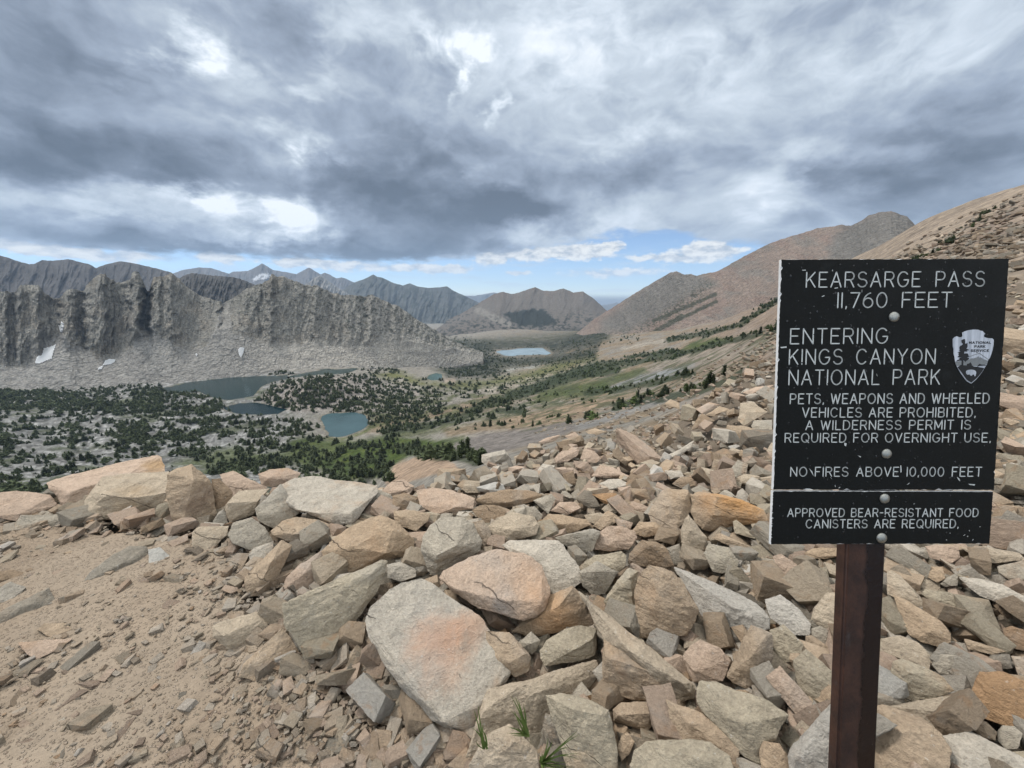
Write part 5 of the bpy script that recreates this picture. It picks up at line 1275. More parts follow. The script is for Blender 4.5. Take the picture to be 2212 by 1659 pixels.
# density of trees over the picture of the valley, then planted on the ground that is seen there
def dens():
    D = np.zeros(PX.shape)
    def add(poly, v, soft=8, nz=0.0, seed=0, sc=40):
        global_ = reg(poly, soft) * v
        if nz: global_ = global_ * np.clip(1 - nz + 2 * nz * sstep(noise_xy(sc, 100 + seed), -0.18, 0.18), 0, 2)
        np.maximum(D, global_, out=D)
    add([(552, 868), (600, 828), (680, 808), (790, 808), (930, 850), (965, 900), (880, 930), (800, 918), (760, 882), (640, 888)], 1.0, 7, .35, 1, 25)
    add([(-60, 838), (60, 842), (285, 828), (440, 850), (490, 880), (470, 905), (330, 900), (150, 890), (-60, 885)], 1.0, 8, .65, 2, 50)
    add([(330, 900), (470, 905), (510, 905), (670, 905), (700, 945), (660, 1000), (520, 1010), (380, 985), (250, 965), (260, 915)], 0.72, 10, .8, 22, 40)
    add([(-60, 885), (330, 905), (260, 965), (380, 1000), (400, 1060), (-60, 1090)], 0.20, 14, 1.0, 3, 34)
    add([(430, 960), (560, 990), (700, 960), (860, 940), (860, 1040), (480, 1060)], 0.45, 12, .8, 4, 35)
    add(Z2([(440,900),(760,900),(1200,960),(1250,1080),(1000,1130),(740,1110),(500,1100)]), 0.75, 8, .5, 5, 30)
    add(Z2([(700,790),(760,770),(880,820),(960,850),(780,860),(700,850)]), 0.9, 6, .2, 6)
    add(Z2([(110,850),(140,815),(240,850),(250,870),(180,880),(120,880)]), 1.0, 4)
    add(Z2([(1200,790),(1330,760),(1500,770),(1560,830),(1620,850),(1500,880),(1250,870)]), 1.0, 8, .3, 7)
    add(Z2([(1400,690),(1540,700),(1600,745),(1900,745),(2212,700),(2212,780),(1900,800),(1600,810),(1400,760)]), 0.9, 8, .4, 8, 60)
    add(Z2([(1200,600),(1480,640),(1560,690),(1900,680),(2212,600),(2212,700),(1930,720),(1880,690),(1600,700),(1450,700),(1300,660)]), 0.9, 8, .4, 9, 80)
    add(Z2([(850,880),(1150,910),(1500,905),(1800,830),(2212,730),(2212,790),(1900,880),(1650,980),(1300,990),(1000,960)]), 0.55, 8, .6, 10, 40)
    add(Z2([(1300,950),(1700,930),(1500,1000),(1300,1030)]), 0.5, 8, .7, 11, 30)
    add(Z2([(780,1100),(1200,1080),(1200,1200),(850,1230),(760,1190)]), 0.40, 8, .9, 12, 30)
    add(Z2([(1200,1080),(2212,950),(2212,1180),(1300,1260)]), 0.28, 8, .9, 13, 30)
    add(Z3([(300,1080),(480,1000),(760,860),(1100,700),(1340,640),(1340,720),(1100,860),(860,990),(850,1050),(600,1100),(380,1120)]), 0.34, 8, .6, 14, 60)
    for k, (ln, wd) in enumerate(BANDS): np.maximum(D, strip(ln, wd + 1) * 1.0, out=D)
    add(Z2([(960,1335),(1080,1350),(1200,1370),(1300,1350),(1400,1385),(1440,1415),(1300,1440),(1180,1400),(1000,1385)]), 1.2, 3)
    add(Z2([(440,1340),(640,1380),(850,1400),(860,1470),(650,1530),(330,1500),(280,1420)]), 0.6, 6, .5, 15, 20)
    add([(1950, 570), (2000, 545), (2090, 485), (2150, 450), (2130, 480), (2040, 545), (1980, 580)], 0.7, 6, .6, 16, 20)
    add([(2040, 590), (2110, 560), (2212, 520), (2212, 545), (2120, 590)], 0.3, 6, .8, 17, 10)
    D = D * (LD > 5) * VIS
    return D
TD = dens()
cellpx = np.zeros(PX.shape)
cellpx[:-1, :-1] = np.abs((PX[:-1, 1:] - PX[:-1, :-1]) * (PY[1:, :-1] - PY[:-1, :-1]))
def real_h(R0): return 0
cand = np.argwhere((TD > 0.02) & (cellpx > 0) & (PX > -60) & (PX < 2280) & (PY < 1110))
wt = (TD[cand[:, 0], cand[:, 1]] * cellpx[cand[:, 0], cand[:, 1]])
# a tree covers about (height in pixels)^2: near ones are planted thinner per pixel
Rc = RRV[cand[:, 0], cand[:, 1]]
hpx = 7.5 / Rc * 831
wt = wt / np.maximum(hpx, 4.0) ** 1.5; wt /= wt.sum()
r6 = np.random.default_rng(66)
NT_ALL = 7600
pick = r6.choice(len(cand), NT_ALL, p=wt)
T_ = []
for j in pick:
    a, b = cand[j]; R0 = RRV[a, b]
    p = VP[a, b] + np.array([r6.normal(0, 1), r6.normal(0, 1), 0]) * min(2.5, R0 * 0.004)
    h = float(np.clip(r6.lognormal(math.log(6.8), 0.33), 2.2, 13))
    if PX[a, b] > 1100: h *= 0.72
    if R0 < 300: h *= 0.55 + 0.45 * R0 / 300
    if R0 < 120: h = min(h, 1.9)
    if PX[a, b] > 1900: h *= 0.42
    x_, y_ = float(PX[a, b]), float(PY[a, b])
    T_.append((h / R0, p, h, x_, y_, R0))
    if R0 > 150:
        for _ in range(int(r6.integers(0, 4))):            # conifers stand in huddles
            q = p + np.array([r6.normal(0, .42 * h), r6.normal(0, .42 * h), 0]); h2 = h * r6.uniform(.5, .95)
            q[2] += r6.normal(0, 0.3); T_.append((h2 / R0 * .5, q, h2, x_, y_, R0))
T_.sort(key=lambda q: -q[0])
# the largest ones in the picture stand as trees of their own, spread so that no two share a spot
own, rest = [], []
for q in T_:
    if len(own) < 290 and -20 < q[3] < 2230 and not (1660 < q[3] < 2185 and 555 < q[4] < 1180) and q[4] - q[0] * 831 * 0.8 < np.interp(q[3], [0, 100, 350, 460, 830, 1000, 1200, 1400, 1600, 1680, 2000, 2212], [1050, 1040, 985, 1010, 1025, 985, 950, 905, 790, 750, 640, 560]) and all((q[3] - o[3]) ** 2 + (q[4] - o[4]) ** 2 > 30 for o in own): own.append(q)
    else: rest.append(q)
def leaf_tint(r, x_, y_):
    c = LEAF * r.uniform(0.75, 1.3)
    if x_ > 1150 and r.random() < .45: c = c * np.array((1.25, 1.35, 1.0))
    return c
items_h, items_l = [], []
Vs, Fs, Cs = [], [], []; n = 0
for i, (k, p, h, x_, y_, R0) in enumerate(rest):
    V, Fc, Cc = PROTO_LO[int(r6.integers(len(PROTO_LO)))]
    yaw = r6.uniform(0, 6.28); M = rot(yaw, 0, 0)
    wd = h * r6.uniform(0.85, 1.25)
    Vs.append((V * np.array([wd, wd, h])) @ M.T + p - np.array([0, 0, 0.08 * h])); Fs.append(Fc + n); n += len(V)
    Cs.append(leaf_tint(r6, x_, y_)[None] * Cc[:, None])
fo = link('forest', mesh_np('forest', np.concatenate(Vs), np.concatenate(Fs), False, np.concatenate(Cs)), M_leaf)
tag(fo, 'far dark conifer woods spread over the valley floor and hillsides', 'forest', kind='stuff')
CROWN = []
for V, Fc, Cc in PROTO_HI:
    me = mesh_np('crown', V, Fc, False, LEAF[None] * 1.0 * Cc[:, None]); me.materials.append(M_leaf); CROWN.append(me)
WOOD = [
    (lambda x, y, R0: R0 < 330 and x > 850 and x < 1060, 'dark bushy conifer in the thicket just beyond the brow, beside the sand patch', 'conifer thicket beside the sand patch'),
    (lambda x, y, R0: x >= 1900, 'low dark shrub like pine on the brown hillside above and right of the sign', 'pines on the hillside above the sign'),
    (lambda x, y, R0: x >= 1060 and y < 800, 'small conifer in the dark green bands on the slope left of the sign', 'conifers in the bands beside the sign'),
    (lambda x, y, R0: x >= 1060, 'conifer scattered on the tan slope below the dark green bands', 'conifers on the tan slope'),
    (lambda x, y, R0: x < 560 and y < 930 and x < 300, 'grey green conifer on the wooded rise at the far left foot of the pinnacles', 'conifers on the far left rise'),
    (lambda x, y, R0: x < 430 and y >= 930, 'round dark conifer among the pale boulders of the near left valley', 'conifers among the pale boulders'),
    (lambda x, y, R0: x < 720 and y < 960, 'dark conifer in the woods in front of the small dark lakes', 'conifers before the small lakes'),
    (lambda x, y, R0: x < 640 and y >= 955, 'dark conifer among grey rocks and grass just beyond the row of slabs', 'conifers beyond the row of slabs'),
    (lambda x, y, R0: x < 900 and y >= 955, 'dark conifer standing in the bright green meadow below the round blue lake', 'conifers in the green meadow'),
    (lambda x, y, R0: True, 'slender dark conifer on the knoll behind the round blue lake', 'conifers on the knoll'),
]
for i, (k, p, h, x_, y_, R0) in enumerate(own):
    t = bpy.data.objects.new('conifer_tree', None); C.objects.link(t)
    t.location = p - np.array([0, 0, 0.05 * h]); t.rotation_euler = (0, 0, r6.uniform(0, 6.28))
    wd = h * r6.uniform(0.95, 1.4); t.scale = (wd, wd, h)
    cr = bpy.data.objects.new('crown', CROWN[int(r6.integers(len(CROWN)))]); C.objects.link(cr); cr.parent = t
    tr = bpy.data.objects.new('trunk', TRUNK); C.objects.link(tr); tr.parent = t
    for f, lab, grp in WOOD:
        if f(x_, y_, R0): tag(t, lab, 'tree', grp); break
print('trees', len(own), len(rest))

# snow lying in the gullies below the pinnacles
def snow_patch(poly, label):
    """a drift laid on the mountain face, following its surface"""
    nx_ = PIN.shape[1]; pxs, pys = project(PIN)
    poly = np.array(poly, float)
    P = []; bm = bmesh.new(); grid = {}
    x0, y0 = poly.min(0); x1, y1 = poly.max(0)
    stp = max(0.35, min(x1 - x0, y1 - y0) / 26)
    xs = np.arange(x0 - stp, x1 + 2 * stp, stp); ys = np.arange(y0 - stp, y1 + 2 * stp, stp)
    for i, x in enumerate(xs):
        c = int(np.argmin(np.abs(pxs[40] - x))); col_y = pys[:, c]; rr = np.hypot(PIN[:, c, 0], PIN[:, c, 1])
        o_ = np.argsort(col_y)
        for j, y in enumerate(ys):
            r = float(np.interp(y, col_y[o_], rr[o_]))
            dd = poly_sd(np.array([x]), np.array([y]), [tuple(q) for q in poly])[0] + 0.5 * fbm(np.array([x * 1.7]), np.array([y * 1.7]), oct=3, seed=9)[0] * 2
            grid[i, j] = (at(x, y, r - 3.0 - 1.5 * min(1, max(0, -dd))), dd)
    vv = {}
    for i in range(len(xs) - 1):
        for j in range(len(ys) - 1):
            ks = [(i, j), (i + 1, j), (i + 1, j + 1), (i, j + 1)]
            if sum(grid[k][1] < 0.2 for k in ks) >= 3:
                f = []
                for k in ks:
                    if k not in vv: vv[k] = bm.verts.new(grid[k][0])
                    f.append(vv[k])
                bm.faces.new(f)
    ex = bmesh.ops.solidify(bm, geom=bm.faces[:], thickness=2.0) if bm.faces else None
    me = bpy.data.meshes.new('snow_patch'); bm.to_mesh(me); bm.free()
    for q in me.polygons: q.use_smooth = True
    o = link('snow_patch', me, M_snow); tag(o, label, 'snow patch', 'snow patches under the pinnacles', 'thing')
M_snow, g, b = new_mat('snow', 0.8, 0.2)
g.l.new(g.mix(g.noise(g.node('ShaderNodeTexCoord').outputs['Object'], 0.12, 5), (.80, .81, .82), (.92, .92, .92)), b.inputs['Base Color'])
for poly, lab in [
    (Z1([(222,792),(240,740),(270,735),(280,690),(320,680),(362,664),(345,715),(335,755),(300,770),(250,790)]), 'largest snow patch, a jagged white drift at far left below the cliffs'),
    (Z1([(376,540),(388,545),(395,517),(410,530),(410,560),(400,588),(388,582)]), 'small upright snow patch high in the gully at far left'),
    (Z1([(662,800),(680,768),(710,758),(745,762),(738,780),(712,793)]), 'flat snow patch at the foot of the left pinnacle'),
    (Z1([(630,828),(645,806),(668,803),(655,826)]), 'tiny snow scrap just below the flat snow patch'),
    (Z1([(1537,700),(1550,684),(1576,686),(1572,715),(1556,752),(1542,730)]), 'tear shaped snow patch on the scree left of the rounded ridge'),
    (Z1([(1260,728),(1268,722),(1276,730),(1268,742)]), 'smallest round snow dot above the lake'),
]: snow_patch(poly, lab)

# grass tufts at the foot of the stones
M_grass, g, b = new_mat('grass_blade', 0.6, 0.3)
g.l.new(g.mix(g.noise(g.node('ShaderNodeTexCoord').outputs['Object'], 30, 3), (.055, .10, .018), (.17, .22, .06)), b.inputs['Base Color'])
def grass(px, py, dpt, tips, label):
    t0 = dpt; base = camray(px, py) * t0
    Vs, Fs = [], []; n = 0; rg = random.Random(int(px))
    tips = [q for q in tips for _ in range(2)]
    for (tx, ty, bend) in tips:
        tx += rg.uniform(-10, 10); ty += rg.uniform(2, 26)
        bx, by = px + rg.uniform(-5, 5), py + rg.uniform(-4, 4)
        A = camray(bx, by) * t0; B_ = camray(tx, ty) * (t0 - rg.uniform(0.0, 0.05))
        mid = (A + B_) / 2 + np.array([rg.uniform(-.01, .01), rg.uniform(-.01, .01), bend * np.linalg.norm(B_ - A)])
        side = np.cross(B_ - A, [0, 1, 0.2]); side /= np.linalg.norm(side) + 1e-9
        w = 0.0021 + rg.random() * 0.0013; K = 9
        for k in range(K):
            s = k / (K - 1); c = (1 - s) ** 2 * A + 2 * s * (1 - s) * mid + s * s * B_
            ww = w * (1 - s ** 2) + 0.0003; up = np.array([0, 0.3 * ww, 0.4 * ww])
            Vs += [c - side * ww, c + up, c + side * ww]
            if k: 
                for e in range(2): Fs.append((n + 3 * (k - 1) + e, n + 3 * (k - 1) + e + 1, n + 3 * k + e + 1, n + 3 * k + e))
        n += 3 * K
    o = link('grass_tuft', mesh_np('grass_tuft', np.array(Vs), np.array(Fs), True), M_grass); tag(o, label, 'grass tuft', None, 'thing')
TP = lambda pts: [(548.6 + x * .4378, 932.6 + y * .4378, b_) for x, y, b_ in pts]
grass(548.6 + 1345 * .4378, 932.6 + 1500 * .4378, 1.13, TP([(1275,1290,.1),(1290,1320,.05),(1260,1430,.2),(1310,1300,.12),(1325,1400,.1),(1285,1440,.1),(1330,1380,.0),(1262,1435,.15)]), 'upright green grass blades against the angular block')
grass(548.6 + 1420 * .4378, 932.6 + 1640 * .4378, 1.06, TP([(1615,1465,.15),(1560,1500,.2),(1610,1570,.3),(1530,1570,.1),(1500,1590,.1),(1440,1540,.1),(1400,1560,.1),(1540,1620,.2),(1470,1500,.1),(1580,1650,.25),(1440,1620,.1),(1500,1640,.15)]), 'spreading green grass tuft right of the cream bottom stone')
grass(548.6 + 1140 * .4378, 932.6 + 1560 * .4378, 1.12, TP([(1105,1345,.05),(1130,1420,.08),(1090,1450,.05),(1100,1500,.1)]), 'few thin green grass blades in the crack left of the cream bottom stone')

# ------------------------------------------------------------------ the sign
S4 = lambda x, y: (1645.8 + x * .41326, 521.2 + y * .41326)
QUAD = [S4(101, 95), S4(1292, 90), S4(1190, 1582), S4(46, 1585)]
def homography(src, dst):
    A = []
    for (x, y), (u, v) in zip(src, dst):
        A.append([x, y, 1, 0, 0, 0, -u * x, -u * y, -u]); A.append([0, 0, 0, x, y, 1, -v * x, -v * y, -v])
    return np.linalg.svd(np.array(A))[2][-1].reshape(3, 3)
Hh = homography([(0, 0), (1, 0), (1, 1), (0, 1)], QUAD)
Km = np.array([[F, 0, CX], [0, F, CY], [0, 0, 1.0]])
h_ = np.linalg.inv(Km) @ Hh
SW = 0.46
lam = SW / np.linalg.norm(h_[:, 0])
if h_[2, 2] * lam < 0: lam = -lam
e1, e2, tt = h_[:, 0] * lam, h_[:, 1] * lam, h_[:, 2] * lam      # camera axes: x right, y down, z forward
SH = float(np.linalg.norm(e2))
print('sign', SW, SH, 'skew', float(e1 @ e2 / SW / SH), 'depth', tt)
ex = e1 / np.linalg.norm(e1); ey = e2 - ex * (ex @ e2); ey /= np.linalg.norm(ey); ez = np.cross(ex, ey)   # ez away from the viewer
def c2w(v): x, y, z = v; return Vector((x, z * CP - y * SP, -z * SP - y * CP))
org = c2w(tt); AX, AY, AZ = c2w(ex), -c2w(ey), -c2w(ez)              # board axes: right, up, towards the viewer
SM = Matrix(((AX.x, AY.x, AZ.x, org.x), (AX.y, AY.y, AZ.y, org.y), (AX.z, AY.z, AZ.z, org.z), (0, 0, 0, 1)))
SMI = SM.inverted()
def onboard(px, py):
    """photograph point to board coordinates (metres right of and above the top left corner)"""
    d = Vector(camray(px, py)); o = SMI @ Vector((0, 0, 0)); q = (SMI.to_3x3() @ d); k = -o.z / q.z
    return (o.x + q.x * k, o.y + q.y * k)
b4 = lambda x, y: onboard(*S4(x, y))
sign = bpy.data.objects.new('trail_sign', None); C.objects.link(sign); sign.matrix_world = SM
tag(sign, 'black routed trail sign with white lettering on a rusty brown post', 'sign')

def tri_mesh(name, faces2d, mat, parent, z, thick=0.0004):
    """flat shapes on the board, each a closed outline, given a little thickness"""
    bm = bmesh.new()
    for poly in faces2d:
        vs = [bm.verts.new((x, y, z)) for x, y in poly]
        try: f = bm.faces.new(vs)
        except ValueError: continue
        f.normal_update()
        if f.normal.z < 0: f.normal_flip()
    fs = bm.faces[:]
    ext = bmesh.ops.extrude_face_region(bm, geom=fs)
    for v in [q for q in ext['geom'] if isinstance(q, bmesh.types.BMVert)]: v.co.z += thick
    bmesh.ops.triangulate(bm, faces=bm.faces[:])
    bmesh.ops.recalc_face_normals(bm, faces=bm.faces[:])
    me = bpy.data.meshes.new(name); bm.to_mesh(me); bm.free()
    return link(name, me, mat, parent)

# single-stroke alphabet on a box 0..w wide, 0..1 high
def arc(cx, cy, rx, ry, a0, a1, n=12): return [(cx + rx * math.cos(R(a0 + (a1 - a0) * i / n)), cy + ry * math.sin(R(a0 + (a1 - a0) * i / n))) for i in range(n + 1)]
GL = {
 'A': (.80, [[(0, 0), (.40, 1), (.80, 0)], [(.14, .35), (.66, .35)]]),
 'B': (.70, [[(0, 0), (0, 1), (.42, 1)] + arc(.42, .765, .235, .235, 90, -90) + [(.0, .53)], [(.42, .53)] + arc(.43, .265, .27, .265, 90, -90) + [(0, 0)]]),
 'C': (.80, [arc(.42, .5, .42, .5, 42, 318, 22)]),
 'D': (.74, [[(0, 0), (0, 1), (.30, 1)] + arc(.30, .5, .44, .5, 90, -90, 16) + [(0, 0)]]),
 'E': (.62, [[(.62, 0), (0, 0), (0, 1), (.62, 1)], [(0, .52), (.52, .52)]]),
 'F': (.62, [[(0, 0), (0, 1), (.62, 1)], [(0, .52), (.50, .52)]]),
 'G': (.84, [arc(.43, .5, .43, .5, 44, 330, 22) + [(.84, .46), (.50, .46)]]),
 'H': (.72, [[(0, 0), (0, 1)], [(.72, 0), (.72, 1)], [(0, .52), (.72, .52)]]),
 'I': (.0, [[(0, 0), (0, 1)]]),
 'K': (.70, [[(0, 0), (0, 1)], [(.66, 1), (0, .36)], [(.24, .60), (.70, 0)]]),
 'L': (.58, [[(0, 1), (0, 0), (.58, 0)]]),
 'M': (.84, [[(0, 0), (0, 1), (.42, .18), (.84, 1), (.84, 0)]]),
 'N': (.74, [[(0, 0), (0, 1), (.74, 0), (.74, 1)]]),
 'O': (.88, [arc(.44, .5, .44, .5, 0, 360, 28)]),
 'P': (.68, [[(0, 0), (0, 1), (.40, 1)] + arc(.40, .73, .28, .27, 90, -90) + [(0, .46)]]),
 'Q': (.88, [arc(.44, .5, .44, .5, 0, 360, 28), [(.56, .24), (.86, -.04)]]),
 'R': (.70, [[(0, 0), (0, 1), (.42, 1)] + arc(.42, .74, .27, .26, 90, -90) + [(0, .48)], [(.40, .48), (.70, 0)]]),
 'S': (.70, [arc(.35, .75, .32, .25, 30, 180, 10) + arc(.35, .75, .32, .245, 180, 262, 6) + arc(.36, .26, .34, .255, 82, -90, 12) + arc(.36, .26, .36, .26, 270, 200, 6)]),
 'T': (.68, [[(0, 1), (.68, 1)], [(.34, 1), (.34, 0)]]),
 'U': (.72, [[(0, 1), (0, .36)] + arc(.36, .36, .36, .36, 180, 360, 14) + [(.72, 1)]]),
 'V': (.76, [[(0, 1), (.38, 0), (.76, 1)]]),
 'W': (1.06, [[(0, 1), (.27, 0), (.53, .92), (.79, 0), (1.06, 1)]]),
 'Y': (.76, [[(0, 1), (.38, .48), (.76, 1)], [(.38, .48), (.38, 0)]]),
 '0': (.68, [arc(.34, .5, .34, .5, 0, 360, 26)]),
 '1': (.0, [[(0, 0), (0, 1)]]),
 '6': (.64, [arc(.32, .32, .32, .32, 0, 360, 20), arc(.62, .36, .62, .64, 180, 105, 10)]),
 '7': (.60, [[(0, 1), (.60, 1), (.20, 0)]]),
 '.': (.04, [[(.04, .07), (.0, -.08)]]),
 '-': (.40, [[(0, .48), (.40, .48)]]),
}
def stroke_polys(pts, w):
    out = []
    for (x0, y0), (x1, y1) in zip(pts[:-1], pts[1:]):
        L = math.hypot(x1 - x0, y1 - y0)
        if L < 1e-7: continue
        nx_, ny_ = -(y1 - y0) / L * w / 2, (x1 - x0) / L * w / 2
        out.append([(x0 + nx_, y0 + ny_), (x0 - nx_, y0 - ny_), (x1 - nx_, y1 - ny_), (x1 + nx_, y1 + ny_)])
    for (x, y) in pts: out.append([(x + w / 2 * math.cos(k * math.pi / 4), y + w / 2 * math.sin(k * math.pi / 4)) for k in range(8)])
    return out
def text_polys(txt, xl, yl, xr, yr, cap, wgt, gap=.30, space=.62):
    """single-stroke text from baseline start to baseline end, board metres"""
    adv = 0; pl = []
    for ch in txt:
        if ch == ' ': adv += space; continue
        w_, st = GL[ch]; pl.append((adv, st)); adv += w_ + gap
    adv -= gap
    dx, dy = (xr - xl) / adv, (yr - yl) / adv
    out = []
    for a, st in pl:
        for s_ in st:
            q = [(xl + (a + x) * dx, yl + (a + x) * dy + y * cap) for x, y in s_]
            out += stroke_polys(q, wgt * cap)
    return out
def line4(txt, x0, yb0, x1, yb1, top0, wgt, **k):
    a, b_ = b4(x0, yb0), b4(x1, yb1); c = b4(x0, top0)
    return text_polys(txt, a[0], a[1], b_[0], b_[1], c[1] - a[1], wgt, **k)
# materials
M_black, g, b = new_mat('sign_black', 0.5, 0.12)
tc = g.node('ShaderNodeTexCoord').outputs['Object']
n1 = g.noise(tc, 260, 4, 0.7); n2 = g.noise(tc, 16, 6, 0.65)
streak = g.noise(g.v('MULTIPLY', tc, (60.0, 4.0, 1.0)), 1.0, 4, 0.6)
bc = g.mix(g.sm(n1, 0.45, 0.75, 0, .6), (.007, .0075, .007), (.018, .018, .018))
bc = g.mix(g.sm(n2, 0.58, 0.72, 0, .35), bc, (.030, .031, .031))
bc = g.mix(g.sm(streak, 0.60, 0.70, 0, .5), bc, (.006, .006, .006))
g.l.new(bc, b.inputs['Base Color']); g.l.new(g.lin(n2, 0.3, 0.7, 0.42, 0.66), b.inputs['Roughness']); bump(g, b, g.noise(tc, 500, 5, .7), 0.25, 0.0006)
M_core, g, b = new_mat('sign_white_core', 0.6, 0.3)
tc = g.node('ShaderNodeTexCoord').outputs['Object']
g.l.new(g.mix(g.noise(tc, 60, 6, .7), (.42, .42, .42), (.80, .80, .79)), b.inputs['Base Color'])
M_ink, g, b = new_mat('sign_lettering', 0.6, 0.25)
tc = g.node('ShaderNodeTexCoord').outputs['Object']
g.l.new(g.mix(g.sm(g.noise(tc, 55, 6, .7), .50, .75), (.56, .57, .55), (.32, .34, .33)), b.inputs['Base Color'])
M_plate, g, b = new_mat('emblem_plate', 0.45, 0.35)
tc = g.node('ShaderNodeTexCoord').outputs['Object']
g.l.new(g.mix(g.sm(g.noise(g.v('MULTIPLY', tc, (120.0, 7.0, 1.0)), 1.0, 4, .6), .35, .65), (.34, .36, .40), (.56, .58, .63)), b.inputs['Base Color'])
M_mtn, g, b = new_mat('emblem_grey', 0.6, 0.25)
g.l.new(g.mix(g.noise(g.node('ShaderNodeTexCoord').outputs['Object'], 130, 5, .7), (.13, .135, .14), (.27, .28, .28)), b.inputs['Base Color'])
M_eblack, g, b = new_mat('emblem_black', 0.5, 0.3); b.inputs['Base Color'].default_value = (.010, .010, .011, 1)
M_steel, g, b = new_mat('bolt_steel', 0.28, 0.5)
tc = g.node('ShaderNodeTexCoord').outputs['Object']
g.l.new(g.mix(g.noise(tc, 120, 6, .7, 1.0), (.20, .20, .18), (.50, .49, .44)), b.inputs['Base Color']); b.inputs['Metallic'].default_value = 0.85
g.l.new(g.lin(g.noise(tc, 200, 5), .3, .7, .22, .5), b.inputs['Roughness'])
M_rust, g, b = new_mat('rusty_post', 0.62, 0.3)
tc = g.node('ShaderNodeTexCoord').outputs['Object']
n1 = g.noise(tc, 14, 8, .7); n2 = g.noise(tc, 90, 7, .7); n3 = g.noise(g.v('MULTIPLY', tc, (14.0, 8.0, 14.0)), 1.0, 6, .65)
rc = g.mix(g.sm(n1, .35, .65), (.026, .014, .011), (.060, .028, .019)); rc = g.mix(g.sm(n2, .5, .72, 0, .7), rc, (.020, .012, .012))
rc = g.mix(g.sm(n3, .56, .68, 0, .8), rc, (.055, .045, .045))
# wet run-off down the right half
ox = g.sep(tc)
wet = g.sm(g.m('ADD', ox[0], g.m('MULTIPLY', g.m('SUBTRACT', n3, .5), 0.05)), -0.004, 0.004)
rc = g.mix(g.m('MULTIPLY', wet, 0.9), rc, (.010, .0055, .005))
ch = g.m('MULTIPLY', g.sm(g.noise(g.v('ADD', tc, (4.0, 2.0, 0.0)), 60, 6, .75), .66, .69), g.sm(g.noise(tc, 7, 2), .58, .64))
rc = g.mix(ch, rc, (.40, .42, .40))
g.l.new(rc, b.inputs['Base Color']); g.l.new(g.m('SUBTRACT', .55, g.m('MULTIPLY', wet, .28)), b.inputs['Roughness']); bump(g, b, g.m('ADD', n2, g.m('MULTIPLY', n1, .5)), .5, .002)

def board(name, c4, seed):
    """routed plastic board: black face with chipped edges over a white core"""
    TL, TR, BR, BL_ = c4; rr = random.Random(seed)
    def edge(a, b_, n, chip, big):
        out = []
        for i in range(n):
            s = i / n; x = a[0] + (b_[0] - a[0]) * s; y = a[1] + (b_[1] - a[1]) * s
            d = chip * rr.random() + (big * rr.random() if rr.random() < .13 else 0)
            ln = math.hypot(b_[0] - a[0], b_[1] - a[1]); nx_, ny_ = -(b_[1] - a[1]) / ln, (b_[0] - a[0]) / ln
            out.append((x, y, x + nx_ * d, y + ny_ * d))
        return out
    # counter-clockwise: inward normal to the left of travel
    E = edge(TL, BL_, 110, .0010, .0042) + edge(BL_, BR, 60, .0012, .003) + edge(BR, TR, 110, .0010, .006) + edge(TR, TL, 60, .0006, .001)
    bm = bmesh.new(); th_ = 0.0062
    fr = [bm.verts.new((q[2], q[3], 0)) for q in E]; sd_ = [bm.verts.new((q[0], q[1], -.0016)) for q in E]; bk = [bm.verts.new((q[0], q[1], -th_)) for q in E]
    f = bm.faces.new(fr); f.material_index = 0
    f2 = bm.faces.new(bk[::-1]); f2.material_index = 0
    n = len(E)
    for A, B_ in ((fr, sd_), (sd_, bk)):
        for i in range(n):
            q = bm.faces.new((A[i], B_[i], B_[(i + 1) % n], A[(i + 1) % n])); q.material_index = 1
    bmesh.ops.triangulate(bm, faces=[f, f2])
    bmesh.ops.recalc_face_normals(bm, faces=bm.faces[:])
    me = bpy.data.meshes.new(name); bm.to_mesh(me); bm.free(); me.materials.append(M_black); me.materials.append(M_core)
    return link(name, me, None, sign)
upper = board('upper_board', [b4(101, 95), b4(1292, 90), b4(1214, 1301), b4(59, 1299)], 1)
lower = board('lower_board', [b4(57, 1306), b4(1210, 1309), b4(1190, 1582), b4(46, 1585)], 2)
upper['label'] = 'upper board with the pass name, rules and arrowhead emblem'; lower['label'] = 'narrow lower board about food canisters'
T1 = line4('KEARSARGE PASS', 231, 240, 1160, 235, 163, .080, gap=.33, space=.95) + line4('11.760 FEET', 395, 347, 988, 344, 270, .080, gap=.28, space=.80)
T1 += line4('ENTERING', 148, 536, 654, 533, 458, .078, gap=.33) + line4('KINGS CANYON', 142, 643, 902, 640, 566, .078, gap=.33, space=.85) + line4('NATIONAL PARK', 140, 750, 926, 747, 674, .078, gap=.33, space=.85)
T1 += line4('PETS. WEAPONS AND WHEELED', 147, 849, 1185, 846, 798, .108, gap=.34, space=.60) + line4('VEHICLES ARE PROHIBITED.', 211, 919, 1113, 918, 871, .108, gap=.34, space=.62)
T1 += line4('A WILDERNESS PERMIT IS', 229, 985, 1088, 982, 938, .108, gap=.34, space=.66) + line4('REQUIRED FOR OVERNIGHT USE.', 120, 1050, 1192, 1049, 1004, .108, gap=.34, space=.62)
T1 += line4('NO FIRES ABOVE 10.000 FEET', 149, 1228, 1145, 1228, 1181, .102, gap=.34, space=.72)
T2 = line4('APPROVED BEAR-RESISTANT FOOD', 134, 1439, 1128, 1439, 1397, .112, gap=.34, space=.70) + line4('CANISTERS ARE REQUIRED.', 230, 1498, 1024, 1497, 1455, .112, gap=.34, space=.70)
